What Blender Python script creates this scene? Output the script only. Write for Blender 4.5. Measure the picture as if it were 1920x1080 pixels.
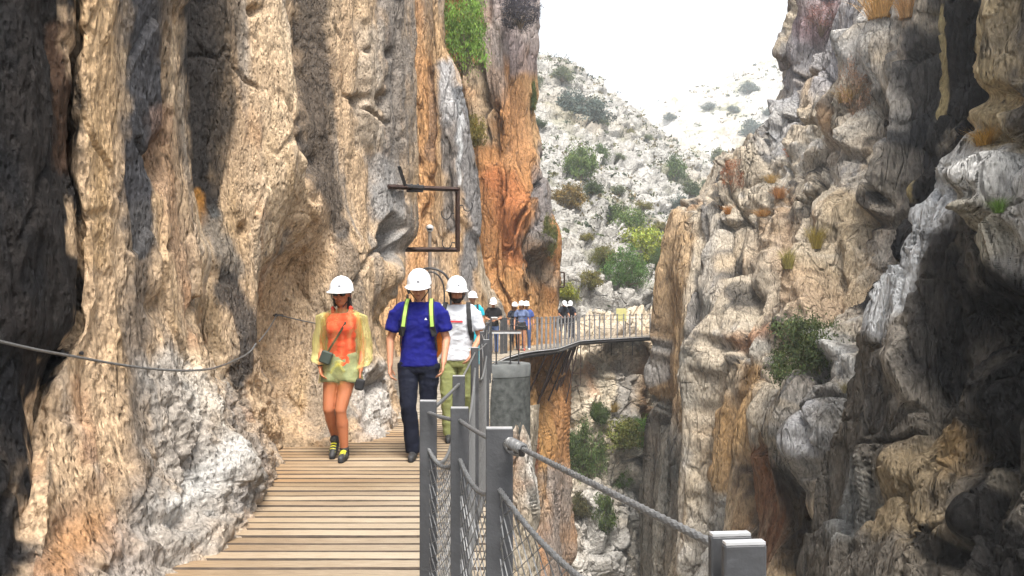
import bpy, bmesh, math, random
import numpy as np
from mathutils import Vector, Matrix, Euler

# ------------------------------------------------------------------ camera, sky, sun, exposure
scene = bpy.context.scene
COL = scene.collection
for o in list(bpy.data.objects):
    bpy.data.objects.remove(o)

FPX, HORIZON, CAMZ = 1500.0, 575.0, 1.45      # focal length in 1920-wide pixels, horizon row, eye height
cam_d = bpy.data.cameras.new('camera')
cam = bpy.data.objects.new('camera', cam_d)
COL.objects.link(cam)
cam.location = (0, 0, CAMZ)
cam.rotation_euler = (math.radians(90), 0, 0)
cam_d.sensor_width = 36.0
cam_d.lens = 36.0 * FPX / 1920.0
cam_d.shift_y = (HORIZON - 540.0) / 1920.0
cam_d.clip_start = 0.05
cam_d.clip_end = 3000.0
scene.camera = cam

SUN_EL, SUN_AZ = math.radians(62), math.radians(166)   # azimuth from +Y clockwise: behind the camera, to the right
world = bpy.data.worlds.new('World')
scene.world = world
world.use_nodes = True
wn, wl = world.node_tree.nodes, world.node_tree.links
bg = wn['Background']
sky_t = wn.new('ShaderNodeTexSky')
sky_t.sky_type = 'NISHITA'
sky_t.sun_disc = False
sky_t.sun_elevation = SUN_EL
sky_t.sun_rotation = SUN_AZ
sky_t.air_density = 1.0
sky_t.dust_density = 2.5
hs = wn.new('ShaderNodeHueSaturation')
hs.inputs['Saturation'].default_value = 0.18      # thin white overcast
wl.new(sky_t.outputs['Color'], hs.inputs['Color'])
wl.new(hs.outputs['Color'], bg.inputs['Color'])
bg.inputs['Strength'].default_value = 0.125

sun_d = bpy.data.lights.new('sun', 'SUN')
sun_d.energy = 2.6
sun_d.angle = math.radians(22)
sun_d.color = (1.0, 0.95, 0.87)
sun = bpy.data.objects.new('sun', sun_d)
COL.objects.link(sun)
sdir = Vector((math.sin(SUN_AZ) * math.cos(SUN_EL), math.cos(SUN_AZ) * math.cos(SUN_EL), math.sin(SUN_EL)))
sun.rotation_euler = sdir.to_track_quat('Z', 'Y').to_euler()
sun.location = sdir * 60

scene.view_settings.view_transform = 'Standard'
scene.view_settings.look = 'None'
scene.view_settings.exposure = 1.55
scene.view_settings.gamma = 1.0
scene.view_settings.use_curve_mapping = False
scene.render.engine = 'CYCLES'
cy = scene.cycles
cy.use_denoising = True
cy.max_bounces = 5
cy.diffuse_bounces = 2
cy.glossy_bounces = 2
cy.transmission_bounces = 3
cy.transparent_max_bounces = 12
cy.volume_bounces = 1
cy.use_adaptive_sampling = True
cy.adaptive_threshold = 0.03

# ------------------------------------------------------------------ helpers
rng = np.random.default_rng(7)
random.seed(11)


def W(px, py, Y):
    """World point that stands at depth Y where the photograph's pixel (px, py) looks."""
    return Vector(((px - 960.0) / FPX * Y, Y, CAMZ - (py - HORIZON) / FPX * Y))


def ground_depth(py, z=0.0):
    return (CAMZ - z) * FPX / (py - HORIZON)


def link(o, parent=None):
    COL.objects.link(o)
    if parent is not None:
        o.parent = parent
    return o


def tag(o, label=None, cat=None, group=None, kind=None):
    if label: o['label'] = label
    if cat: o['category'] = cat
    if group: o['group'] = group
    if kind: o['kind'] = kind
    return o


def thing(name, loc=(0, 0, 0), rz=0.0, label=None, cat=None, group=None):
    o = bpy.data.objects.new(name, None)
    o.empty_display_size = 0.1
    o.location = loc
    o.rotation_euler = (0, 0, rz)
    COL.objects.link(o)
    return tag(o, label, cat, group)


def mesh_np(name, V, F, mat=None, parent=None, smooth=True, cols=None):
    """V (n,3) array, F (m,k) array of equal-sized faces -> linked mesh object."""
    V = np.asarray(V, dtype=np.float32); F = np.asarray(F, dtype=np.int32)
    me = bpy.data.meshes.new(name)
    k = F.shape[1]
    me.vertices.add(len(V)); me.vertices.foreach_set('co', V.ravel())
    me.loops.add(F.size); me.loops.foreach_set('vertex_index', F.ravel())
    me.polygons.add(len(F))
    me.polygons.foreach_set('loop_start', np.arange(0, F.size, k, dtype=np.int32))
    me.update(calc_edges=True)
    if smooth:
        me.polygons.foreach_set('use_smooth', np.ones(len(F), dtype=bool))
    if cols is not None:
        a = me.color_attributes.new('Col', 'FLOAT_COLOR', 'POINT')
        c4 = np.ones((len(V), 4), dtype=np.float32); c4[:, :3] = cols
        a.data.foreach_set('color', c4.ravel())
    if mat is not None:
        me.materials.append(mat)
    o = bpy.data.objects.new(name, me)
    link(o, parent)
    return o


class MB:
    """Collects simple shapes into one mesh object (one part)."""
    def __init__(s):
        s.v, s.f = [], []

    def add(s, v, f):
        n = len(s.v)
        s.v += [tuple(p) for p in v]
        s.f += [tuple(i + n for i in q) for q in f]
        return s

    def box(s, c, size, rot=None, bevel=0.0):
        hx, hy, hz = size[0] / 2, size[1] / 2, size[2] / 2
        b = min(bevel, hx * .9, hy * .9, hz * .9)
        R = rot if rot is not None else Matrix.Identity(3)
        C = Vector(c)
        if b <= 0:
            pts = [Vector((x, y, z)) for z in (-hz, hz) for y in (-hy, hy) for x in (-hx, hx)]
            fs = [(0, 2, 3, 1), (4, 5, 7, 6), (0, 1, 5, 4), (2, 6, 7, 3), (0, 4, 6, 2), (1, 3, 7, 5)]
            return s.add([C + R @ p for p in pts], fs)
        pts, fs, idx = [], [], {}
        for sx in (-1, 1):
            for sy in (-1, 1):
                for sz in (-1, 1):
                    for a in range(3):
                        p = [sx * (hx - b), sy * (hy - b), sz * (hz - b)]
                        p[a] = (sx * hx, sy * hy, sz * hz)[a]
                        idx[(sx, sy, sz, a)] = len(pts); pts.append(Vector(p))
        S = (-1, 1)
        for sx in S:
            q = [idx[(sx, y, z, 0)] for y, z in ((-1, -1), (1, -1), (1, 1), (-1, 1))]
            fs.append(q if sx > 0 else q[::-1])
        for sy in S:
            q = [idx[(x, sy, z, 1)] for x, z in ((-1, -1), (-1, 1), (1, 1), (1, -1))]
            fs.append(q if sy > 0 else q[::-1])
        for sz in S:
            q = [idx[(x, y, sz, 2)] for x, y in ((-1, -1), (1, -1), (1, 1), (-1, 1))]
            fs.append(q if sz > 0 else q[::-1])
        for sx in S:
            for sy in S:
                q = [idx[(sx, sy, -1, 0)], idx[(sx, sy, -1, 1)], idx[(sx, sy, 1, 1)], idx[(sx, sy, 1, 0)]]
                fs.append(q if sx * sy > 0 else q[::-1])
        for sx in S:
            for sz in S:
                q = [idx[(sx, -1, sz, 0)], idx[(sx, 1, sz, 0)], idx[(sx, 1, sz, 2)], idx[(sx, -1, sz, 2)]]
                fs.append(q if sx * sz > 0 else q[::-1])
        for sy in S:
            for sz in S:
                q = [idx[(-1, sy, sz, 1)], idx[(-1, sy, sz, 2)], idx[(1, sy, sz, 2)], idx[(1, sy, sz, 1)]]
                fs.append(q if sy * sz > 0 else q[::-1])
        for sx in S:
            for sy in S:
                for sz in S:
                    q = [idx[(sx, sy, sz, a)] for a in range(3)]
                    fs.append(q if sx * sy * sz > 0 else q[::-1])
        return s.add([C + R @ p for p in pts], fs)

    def tube(s, pts, r, n=8, caps=True, twist=None):
        """Tube along a polyline; r number or list; twist=(strands, turns_per_m, depth) gives a laid rope."""
        pts = [Vector(p) for p in pts]
        m = len(pts)
        rs = r if isinstance(r, (list, tuple)) else [r] * m
        T = [(pts[min(i + 1, m - 1)] - pts[max(i - 1, 0)]).normalized() for i in range(m)]
        ref = Vector((0, 0, 1)) if abs(T[0].z) < .9 else Vector((1, 0, 0))
        U = (ref - T[0] * ref.dot(T[0])).normalized()
        base = len(s.v); L = 0.0
        for i in range(m):
            if i:
                U = (U - T[i] * U.dot(T[i]))
                U = U.normalized() if U.length > 1e-6 else T[i].orthogonal().normalized()
                L += (pts[i] - pts[i - 1]).length
            B = T[i].cross(U)
            for k in range(n):
                a = 2 * math.pi * k / n
                rr = rs[i]
                if twist:
                    rr *= 1 + twist[2] * math.cos(twist[0] * (a - 2 * math.pi * twist[1] * L))
                s.v.append(tuple(pts[i] + (U * math.cos(a) + B * math.sin(a)) * rr))
        for i in range(m - 1):
            for k in range(n):
                a, b = base + i * n + k, base + i * n + (k + 1) % n
                s.f.append((a, b, b + n, a + n))
        if caps:
            s.f.append(tuple(base + k for k in range(n))[::-1])
            s.f.append(tuple(base + (m - 1) * n + k for k in range(n)))
        return s

    def lathe(s, prof, c=(0, 0, 0), n=24, sx=1.0, sy=1.0, rot=None):
        """prof = [(r, z), ...] turned about z."""
        base = len(s.v); C = Vector(c)
        for r, z in prof:
            for k in range(n):
                a = 2 * math.pi * k / n
                p = Vector((r * math.cos(a) * sx, r * math.sin(a) * sy, z))
                s.v.append(tuple(C + (rot @ p if rot is not None else p)))
        for i in range(len(prof) - 1):
            for k in range(n):
                a, b = base + i * n + k, base + i * n + (k + 1) % n
                s.f.append((a, b, b + n, a + n))
        s.f.append(tuple(base + k for k in range(n))[::-1])
        s.f.append(tuple(base + (len(prof) - 1) * n + k for k in range(n)))
        return s

    def loft(s, rings):
        """rings: list of equal-length point lists, closed sections, capped."""
        base = len(s.v); n = len(rings[0])
        for r in rings:
            s.v += [tuple(p) for p in r]
        for i in range(len(rings) - 1):
            for k in range(n):
                a, b = base + i * n + k, base + i * n + (k + 1) % n
                s.f.append((a, b, b + n, a + n))
        s.f.append(tuple(base + k for k in range(n))[::-1])
        s.f.append(tuple(base + (len(rings) - 1) * n + k for k in range(n)))
        return s

    def build(s, name, mat=None, parent=None, smooth=False):
        me = bpy.data.meshes.new(name)
        me.from_pydata(s.v, [], s.f)
        me.update()
        if smooth:
            me.polygons.foreach_set('use_smooth', [True] * len(me.polygons))
            try:
                me.set_sharp_from_angle(angle=math.radians(40))
            except Exception:
                pass
        if mat is not None:
            me.materials.append(mat)
        o = bpy.data.objects.new(name, me)
        return link(o, parent)


# ------------------------------------------------------------------ noise (vectorised)
_perm = rng.permutation(256).astype(np.int32)
_perm = np.concatenate([_perm, _perm, _perm])
_g = rng.normal(size=(256, 3)).astype(np.float32); _g /= np.linalg.norm(_g, axis=1)[:, None]
_j = rng.random((256, 3)).astype(np.float32)


from concurrent.futures import ThreadPoolExecutor
_pool = ThreadPoolExecutor(4)


def chunked(fn, P, n=24000):
    P = np.ascontiguousarray(P, dtype=np.float32)
    if len(P) <= n: return fn(P)
    parts = list(_pool.map(fn, [P[k:k + n] for k in range(0, len(P), n)]))
    if isinstance(parts[0], tuple):
        return tuple(np.concatenate(q) for q in zip(*parts))
    return np.concatenate(parts)


def _perlin(P):
    i = np.floor(P).astype(np.int32); f = P - i
    i &= 255
    u = f * f * f * (f * (f * 6 - 15) + 10)
    res = []
    fx, fy, fz = f[:, 0], f[:, 1], f[:, 2]
    for dx in (0, 1):
        a = _perm[i[:, 0] + dx]
        for dy in (0, 1):
            b = _perm[a + i[:, 1] + dy]
            for dz in (0, 1):
                h = _perm[b + i[:, 2] + dz]
                res.append(_g[h, 0] * (fx - dx) + _g[h, 1] * (fy - dy) + _g[h, 2] * (fz - dz))
    x0 = [res[k] + u[:, 2] * (res[k + 1] - res[k]) for k in (0, 2, 4, 6)]
    y0 = [x0[k] + u[:, 1] * (x0[k + 1] - x0[k]) for k in (0, 2)]
    return (y0[0] + u[:, 0] * (y0[1] - y0[0])) * np.float32(1.5)


def perlin(P):
    return chunked(_perlin, P)


def fbm(P, octs=4, gain=.5, lac=2.03, ridged=False):
    P = np.array(P, dtype=np.float32); a, s, t = 1.0, 0, 0
    for k in range(octs):
        n = perlin(P + 17.3 * k)
        if ridged: n = 1 - 2 * np.abs(n)
        s = s + a * n; t += a; a *= gain; P = P * lac
    return s / t


def _worley(P):
    i = np.floor(P).astype(np.int32); f = P - i
    i &= 255
    F1 = np.full(len(P), 9, np.float32); F2 = F1.copy(); cid = np.zeros(len(P), np.int32)
    vx, vy, vz = F1.copy(), F1.copy(), F1.copy()
    fx, fy, fz = f[:, 0], f[:, 1], f[:, 2]
    for dx in (-1, 0, 1):
        a = _perm[(i[:, 0] + dx) & 255]
        for dy in (-1, 0, 1):
            b = _perm[a + ((i[:, 1] + dy) & 255)]
            for dz in (-1, 0, 1):
                h = _perm[b + ((i[:, 2] + dz) & 255)]
                x = _j[h, 0] + (dx - fx); y = _j[h, 1] + (dy - fy); z = _j[h, 2] + (dz - fz)
                d = x * x + y * y + z * z
                m = d < F1
                F2 = np.where(m, F1, np.minimum(F2, d))
                cid[m] = h[m]; vx[m] = x[m]; vy[m] = y[m]; vz[m] = z[m]
                F1 = np.where(m, d, F1)
    tilt = vx * _g[cid, 0] + vy * _g[cid, 1] + vz * _g[cid, 2]
    return np.sqrt(F1), np.sqrt(F2), cid, tilt


def worley(P):
    """F1, F2, cell id and a random tilt per cell (for faceted, broken rock)."""
    return chunked(_worley, P)


def sstep(a, b, x):
    t = np.clip((x - a) / (b - a), 0, 1)
    return t * t * (3 - 2 * t)


# ------------------------------------------------------------------ materials
MATS = {}


def new_mat(name):
    m = bpy.data.materials.new(name)
    m.use_nodes = True
    nt = m.node_tree
    return m, nt, nt.nodes, nt.links, nt.nodes['Principled BSDF']


def pmat(name, col, rough=.6, metal=0.0, var=.12, scale=8.0, bump=0.0, bscale=60.0, spec=.4, island=False):
    """Plain surface: base colour broken up by noise, optional fine bump."""
    if name in MATS: return MATS[name]
    m, nt, N, L, P = new_mat(name)
    tc = N.new('ShaderNodeTexCoord')
    nz = N.new('ShaderNodeTexNoise'); nz.inputs['Scale'].default_value = scale; nz.inputs['Detail'].default_value = 5
    L.new(tc.outputs['Object'], nz.inputs['Vector'])
    mr = N.new('ShaderNodeMapRange')
    mr.inputs[1].default_value = .25; mr.inputs[2].default_value = .75
    mr.inputs[3].default_value = 1 - var; mr.inputs[4].default_value = 1 + var
    L.new(nz.outputs['Fac'], mr.inputs[0])
    mx = N.new('ShaderNodeMix'); mx.data_type = 'RGBA'; mx.blend_type = 'MULTIPLY'; mx.inputs[0].default_value = 1
    mx.inputs[6].default_value = (*col, 1)
    L.new(mr.outputs[0], mx.inputs[7])
    L.new(mx.outputs[2], P.inputs['Base Color'])
    P.inputs['Roughness'].default_value = rough
    P.inputs['Metallic'].default_value = metal
    P.inputs['Specular IOR Level'].default_value = spec
    if bump:
        n2 = N.new('ShaderNodeTexNoise'); n2.inputs['Scale'].default_value = bscale; n2.inputs['Detail'].default_value = 4
        L.new(tc.outputs['Object'], n2.inputs['Vector'])
        b = N.new('ShaderNodeBump'); b.inputs['Strength'].default_value = bump; b.inputs['Distance'].default_value = .01
        L.new(n2.outputs['Fac'], b.inputs['Height'])
        L.new(b.outputs['Normal'], P.inputs['Normal'])
    MATS[name] = m
    return m


def rock_mat(name, s1, dist, contrast=.35, pit=.5, pits=1.0, spec_dark=.5, zs=1.0, cracks=()):
    """Rock: painted colours from the mesh, mineral grain and fine relief from noise (scale s1 per metre)."""
    m, nt, N, L, P = new_mat(name)
    geo = N.new('ShaderNodeNewGeometry')
    at = N.new('ShaderNodeAttribute'); at.attribute_name = 'Col'
    n1 = N.new('ShaderNodeTexNoise'); n1.inputs['Scale'].default_value = s1; n1.inputs['Detail'].default_value = 6; n1.inputs['Roughness'].default_value = .68
    n2 = N.new('ShaderNodeTexNoise'); n2.inputs['Scale'].default_value = s1 * 4.3; n2.inputs['Detail'].default_value = 5; n2.inputs['Roughness'].default_value = .7
    vo = N.new('ShaderNodeTexVoronoi'); vo.inputs['Scale'].default_value = s1 * 3.1 * pits
    mpz = N.new('ShaderNodeMapping'); mpz.inputs['Scale'].default_value = (1, 1, zs)
    L.new(geo.outputs['Position'], mpz.inputs['Vector'])
    for n in (n1, n2, vo): L.new(mpz.outputs[0], n.inputs['Vector'])
    # mineral grain
    mr = N.new('ShaderNodeMapRange'); mr.inputs[1].default_value = .3; mr.inputs[2].default_value = .7
    mr.inputs[3].default_value = 1 - contrast; mr.inputs[4].default_value = 1 + contrast
    L.new(n2.outputs['Fac'], mr.inputs[0])
    mx = N.new('ShaderNodeMix'); mx.data_type = 'RGBA'; mx.blend_type = 'MULTIPLY'; mx.inputs[0].default_value = 1
    L.new(at.outputs['Color'], mx.inputs[6]); L.new(mr.outputs[0], mx.inputs[7])
    # dark lichen specks
    cr = N.new('ShaderNodeMapRange'); cr.inputs[1].default_value = .60; cr.inputs[2].default_value = .70
    cr.inputs[3].default_value = 0; cr.inputs[4].default_value = spec_dark
    L.new(n1.outputs['Fac'], cr.inputs[0])
    m2 = N.new('ShaderNodeMix'); m2.data_type = 'RGBA'; m2.inputs[7].default_value = (.05, .045, .04, 1)
    L.new(cr.outputs[0], m2.inputs[0]); L.new(mx.outputs[2], m2.inputs[6])
    L.new(m2.outputs[2], P.inputs['Base Color'])
    P.inputs['Roughness'].default_value = .9
    P.inputs['Specular IOR Level'].default_value = .12
    # relief: pits plus grain
    vm = N.new('ShaderNodeMapRange'); vm.inputs[1].default_value = .08; vm.inputs[2].default_value = .42
    vm.inputs[3].default_value = 0; vm.inputs[4].default_value = pit
    L.new(vo.outputs['Distance'], vm.inputs[0])
    ad = N.new('ShaderNodeMath'); ad.operation = 'ADD'
    L.new(vm.outputs[0], ad.inputs[0]); L.new(n1.outputs['Fac'], ad.inputs[1])
    a2 = N.new('ShaderNodeMath'); a2.operation = 'MULTIPLY_ADD'; a2.inputs[1].default_value = .5
    L.new(n2.outputs['Fac'], a2.inputs[0]); L.new(ad.outputs[0], a2.inputs[2])
    b = N.new('ShaderNodeBump'); b.inputs['Strength'].default_value = .9; b.inputs['Distance'].default_value = dist
    L.new(a2.outputs[0], b.inputs['Height'])
    # joints: wandering cracks at a few sizes, and the tilt of the faces between them
    wn_ = N.new('ShaderNodeTexNoise'); wn_.inputs['Scale'].default_value = s1 * .35; wn_.inputs['Detail'].default_value = 2
    L.new(mpz.outputs[0], wn_.inputs['Vector'])
    last = b
    for cs, zc, cd in cracks:
        mp = N.new('ShaderNodeMapping'); mp.inputs['Scale'].default_value = (cs, cs, cs * zc)
        L.new(geo.outputs['Position'], mp.inputs['Vector'])
        av = N.new('ShaderNodeVectorMath'); av.operation = 'MULTIPLY_ADD'; av.inputs[1].default_value = (.9, .9, .9)
        L.new(wn_.outputs['Color'], av.inputs[0]); L.new(mp.outputs[0], av.inputs[2])
        ve = N.new('ShaderNodeTexVoronoi'); ve.feature = 'DISTANCE_TO_EDGE'; ve.inputs['Scale'].default_value = 1.0
        L.new(av.outputs[0], ve.inputs['Vector'])
        mc = N.new('ShaderNodeMapRange'); mc.inputs[1].default_value = 0; mc.inputs[2].default_value = .07; mc.interpolation_type = 'SMOOTHSTEP'
        L.new(ve.outputs['Distance'], mc.inputs[0])
        bb = N.new('ShaderNodeBump'); bb.inputs['Strength'].default_value = 1.0; bb.inputs['Distance'].default_value = cd
        L.new(mc.outputs[0], bb.inputs['Height']); L.new(last.outputs['Normal'], bb.inputs['Normal'])
        last = bb
    L.new(last.outputs['Normal'], P.inputs['Normal'])
    return m


# ------------------------------------------------------------------ rock sheets
SHEETS = {}
SPC = None


def lod(freq):
    """1 where the mesh can carry detail of this many cells per metre, 0 where it cannot."""
    return 1 - sstep(.22, .6, SPC * freq)


TAN, GREY, BLACK, ORANGE = (.49, .35, .225), (.30, .285, .265), (.022, .021, .022), (.42, .215, .10)
WHITE, BROWN, RUST, OCHRE, CREAM, DGREY = (.58, .55, .51), (.20, .125, .07), (.33, .10, .03), (.46, .30, .15), (.55, .42, .285), (.12, .115, .112)


def cells(P, fr, warp, off, tilt, crack, width=.07, sh=0.0):
    """Broken rock: cells that stand proud by chance, tip by chance and part along cracks, as fine as the mesh can carry."""
    fr = np.array(fr, np.float32)
    F1, F2, c, tl = worley(P * fr + (warp[:, None] if warp is not None else 0) + np.float32(sh))
    e = F2 - F1; f = float(fr[0])
    soft = sstep(0, 1, e / (width * .6 + .9 * SPC * f))
    return ((_j[c, 0] - .5) * off + tl * tilt) * soft - crack * (1 - sstep(0, width, e)) * lod(.36 * f / width)


def hermite(tk, vk, t):
    """Cubic Hermite through knots with finite-difference slopes limited to avoid overshoot. vk (k,d)."""
    tk = np.asarray(tk, float); vk = np.asarray(vk, float)
    d = np.diff(vk, axis=0) / np.diff(tk)[:, None]
    m = np.zeros_like(vk)
    m[0], m[-1] = d[0], d[-1]
    if len(tk) > 2:
        s = np.sign(d[:-1]) == np.sign(d[1:])
        hm = np.where(s, 2 * d[:-1] * d[1:] / np.where(np.abs(d[:-1] + d[1:]) < 1e-9, 1, d[:-1] + d[1:]), 0)
        m[1:-1] = hm
    k = np.clip(np.searchsorted(tk, t, side='right') - 1, 0, len(tk) - 2)
    h = (tk[k + 1] - tk[k])[:, None]; u = ((t - tk[k])[:, None]) / h
    h00 = 2 * u ** 3 - 3 * u ** 2 + 1; h10 = u ** 3 - 2 * u ** 2 + u
    h01 = -2 * u ** 3 + 3 * u ** 2; h11 = u ** 3 - u ** 2
    return h00 * vk[k] + h10 * h * m[k] + h01 * vk[k + 1] + h11 * h * m[k + 1]


def seg_dist(x, y, pts):
    """Distance to a polyline, and the position along it (0..1)."""
    best = np.full(x.shape, 1e9); tt = np.zeros(x.shape)
    n = len(pts) - 1
    for i in range(n):
        (x0, y0), (x1, y1) = pts[i][:2], pts[i + 1][:2]
        dx, dy = x1 - x0, y1 - y0
        u = np.clip(((x - x0) * dx + (y - y0) * dy) / max(dx * dx + dy * dy, 1e-9), 0, 1)
        d = np.hypot(x - x0 - u * dx, y - y0 - u * dy)
        m = d < best
        best = np.where(m, d, best); tt = np.where(m, (i + u) / n, tt)
    return best, tt


def sheet(name, cols, trange, mat, res=2.1, disp=None, paint=None, base=TAN, dents=(), grooves=(), dense=(-60, 1130), tres=None):
    """A rock face: columns of control points (t, px, py, Y), splined both ways, displaced and painted."""
    a, b = trange
    lo, hi = max(a, dense[0]), min(b, dense[1])
    tr = tres or res
    t = np.concatenate([np.arange(a, lo, tr * 5), np.arange(lo, hi, tr), np.arange(hi, b, tr * 5), [b]])
    C = []
    for c in cols:
        c = [(q[0], q[1], q[0], q[2]) if len(q) == 3 else q for q in c]
        C.append(hermite([q[0] for q in c], [q[1:] for q in c], t))
    C = np.array(C)                        # (nc, nt, 3): px, py, Y
    nt_ = len(t)
    us = [0.0]
    uu = []
    for k in range(len(C) - 1):
        dpx = np.percentile(np.abs(C[k + 1, :, 0] - C[k, :, 0]), 80)
        dY = np.percentile(np.abs(C[k + 1, :, 2] - C[k, :, 2]) * FPX / np.minimum(C[k + 1, :, 2], C[k, :, 2]), 80)
        off = (C[k:k + 2, :, 0].max() < -40) or (C[k:k + 2, :, 0].min() > 1960)
        n = int(max(3, dpx / res, dY / (res * (9 if k in (0, len(C) - 2) else 3.0))))
        if off: n = max(3, n // 6)
        uu += list(k + np.arange(n) / n)
    uu.append(len(C) - 1)
    uu = np.array(uu)
    G = np.concatenate([C[..., 0:1], C[..., 1:2], C[..., 2:3]], axis=2)
    # world positions of the control columns, then spline across
    Wd = np.stack([(G[..., 0] - 960) / FPX * G[..., 2], G[..., 2], CAMZ - (G[..., 1] - HORIZON) / FPX * G[..., 2]], axis=-1)
    flat = Wd.reshape(len(C), -1)
    S = hermite(np.arange(len(C)), flat, uu).reshape(len(uu), nt_, 3)
    px = 960 + S[..., 0] / S[..., 1] * FPX
    py = HORIZON - (S[..., 2] - CAMZ) / S[..., 1] * FPX
    du = np.gradient(S, axis=0); dv = np.gradient(S, axis=1)
    Nn = np.cross(du, dv); Nn /= np.linalg.norm(Nn, axis=-1)[..., None] + 1e-9
    view = np.array([0, 0, CAMZ]) - S
    flip = -1 if (np.einsum('ijk,ijk->ij', Nn, view) > 0).mean() < .5 else 1
    Nn *= flip
    P = S.reshape(-1, 3).astype(np.float32); N1 = Nn.reshape(-1, 3)
    x, y = px.ravel(), py.ravel()
    wob = P[:, 1] / FPX
    q = P / np.maximum(wob[:, None] * 90, 1e-3)       # noise that is even across the picture-scale of the face
    kx = perlin(q * (1, 1, .5)) * 14 + perlin(q * 3.1) * 7; ky = perlin(q + 31.7) * 16
    global SPC
    SPC = (np.linalg.norm(du, axis=-1) + 0 * px).ravel().astype(np.float32)
    D = disp(P, x, y, N1) if disp is not None else np.zeros(len(P))
    for cx, cy_, rx, ry, dep, *sh in dents:            # hollows (negative) and bosses (positive)
        e = ((x + kx * .7 - cx) / rx) ** 2 + ((y + ky * .7 - cy_) / ry) ** 2
        w = np.exp(-e) if not sh else 1 - sstep(1 - sh[0], 1 + sh[0], np.sqrt(e))
        D = D + dep * w
    for pts, wd, dep in grooves:
        d, tt = seg_dist(x + kx * .9, y + ky * .5, pts)
        D = D - dep * np.exp(-(d / wd) ** 2) * (1 - .6 * np.abs(2 * tt - 1) ** 3)
    V = P + N1 * D[:, None]
    if paint is not None:
        c = paint(P, x + kx, y + ky, D)
    else:
        c = np.tile(np.array(base, np.float32), (len(P), 1))
    nu = len(uu)
    idx = np.arange(nu * nt_).reshape(nu, nt_)
    F = np.stack([idx[:-1, :-1], idx[1:, :-1], idx[1:, 1:], idx[:-1, 1:]], axis=-1).reshape(-1, 4)
    if flip < 0: F = F[:, ::-1]
    o = mesh_np(name, V, F, mat, cols=np.clip(c, .004, .85))
    pxf = 960 + V[:, 0] / V[:, 1] * FPX; pyf = HORIZON - (V[:, 2] - CAMZ) / V[:, 1] * FPX
    SHEETS[name] = (V, pxf, pyf)
    return o


def on_sheet(name, px, py, off=0.0):
    """Point of the built rock surface seen at (px, py), moved off metres towards the camera."""
    V, x, y = SHEETS[name]
    d = (x - px) ** 2 + (y - py) ** 2
    k = np.argpartition(d, 6)[:6]
    k = k[d[k] < max(30, d[k].min() * 2)]
    k = k[np.argmin(V[k, 1])]
    Y = V[k, 1] * (1 - off / np.linalg.norm(V[k] - np.array([0, 0, CAMZ])))
    return W(px, py, float(Y))


def strokes(base_cols, x, y, items, fine):
    """Stains, painted shade and highlights: (points, half width, colour, strength[, softness]) laid over the rock colour, edges broken by noise."""
    c = base_cols
    for pts, wd, col, st, *soft in items:
        s = soft[0] if soft else .5
        if isinstance(wd, (list, tuple)):
            d, tt = seg_dist(x, y, pts)
            w = np.interp(tt, np.linspace(0, 1, len(wd)), wd)
        else:
            d, tt = seg_dist(x, y, pts); w = wd
        m = 1 - sstep(1 - s, 1 + s, d / w + fine * .8)
        c = c + (np.array(col, np.float32) - c) * (m * st)[:, None]
    return c
# ------------------------------------------------------------------ the setting: cliffs
rock_near = rock_mat('rock_near', 9.0, .05, .5, .35, 1.2, .6, .5, ((1.0, .30, .018),))
rock_mid = rock_mat('rock_mid', 4.0, .17, .5, .25, 1.8, .55, .35, ((.6, .16, .10), (2.2, .25, .032)))
rock_far = rock_mat('rock_far', 1.6, .2, .4, .3, 1.5, .45, 1.0, ((.9, 1.1, .08),))


def mixc(c, col, w):
    return c + (np.array(col, np.float32) - c) * np.clip(w, 0, 1)[:, None]


def base_cols(P, fr, colA, colB, colC=None, s=(1, 1, .3)):
    n = fbm(P * np.array(s, np.float32) * fr, 4)
    c = np.tile(np.array(colA, np.float32), (len(P), 1))
    c = mixc(c, colB, sstep(-.05, .45, n))
    if colC is not None:
        c = mixc(c, colC, sstep(.0, .5, fbm(P * np.array(s, np.float32) * fr * 2.1 + 40, 4)) * .8)
    return c


# ---- left wall beside the boardwalk
def disp_left(P, x, y, N):
    D = fbm(P * np.float32((1.3, 1.3, .16)), 3) * .16
    D += fbm(P * np.float32((3.5, 3.5, .8)), 4) * .07
    D += fbm(P * np.float32((9, 9, 3)), 3, .55) * .026
    F1, F2, c, tl = worley(P * np.float32((6.0, 6.0, 2.2)) + 0.25 * perlin(P * 4)[:, None])
    pm = sstep(.0, .35, fbm(P * np.float32((.9, .9, .6)) + 9, 2) + .18)
    D -= (1 - sstep(.08, .36, F1)) * .030 * pm
    F1, F2, c, tl = worley(P * np.float32((19, 19, 7)))
    D -= (1 - sstep(.10, .42, F1)) * .014
    D += cells(P, (2.6, 2.6, .8), .3 * perlin(P * np.float32((2.2, 2.2, 1)) + 8), .03, .045, .02)
    rough = sstep(560, 800, y) * sstep(200, 380, x) * (1 - sstep(500, 560, x))
    rough = np.maximum(rough, sstep(640, 720, y) * sstep(620, 700, x))
    D += rough * (fbm(P * np.float32((3.0, 3.0, 3.0)) + 5, 5, .6, ridged=True) - .1) * .13
    return D


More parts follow.
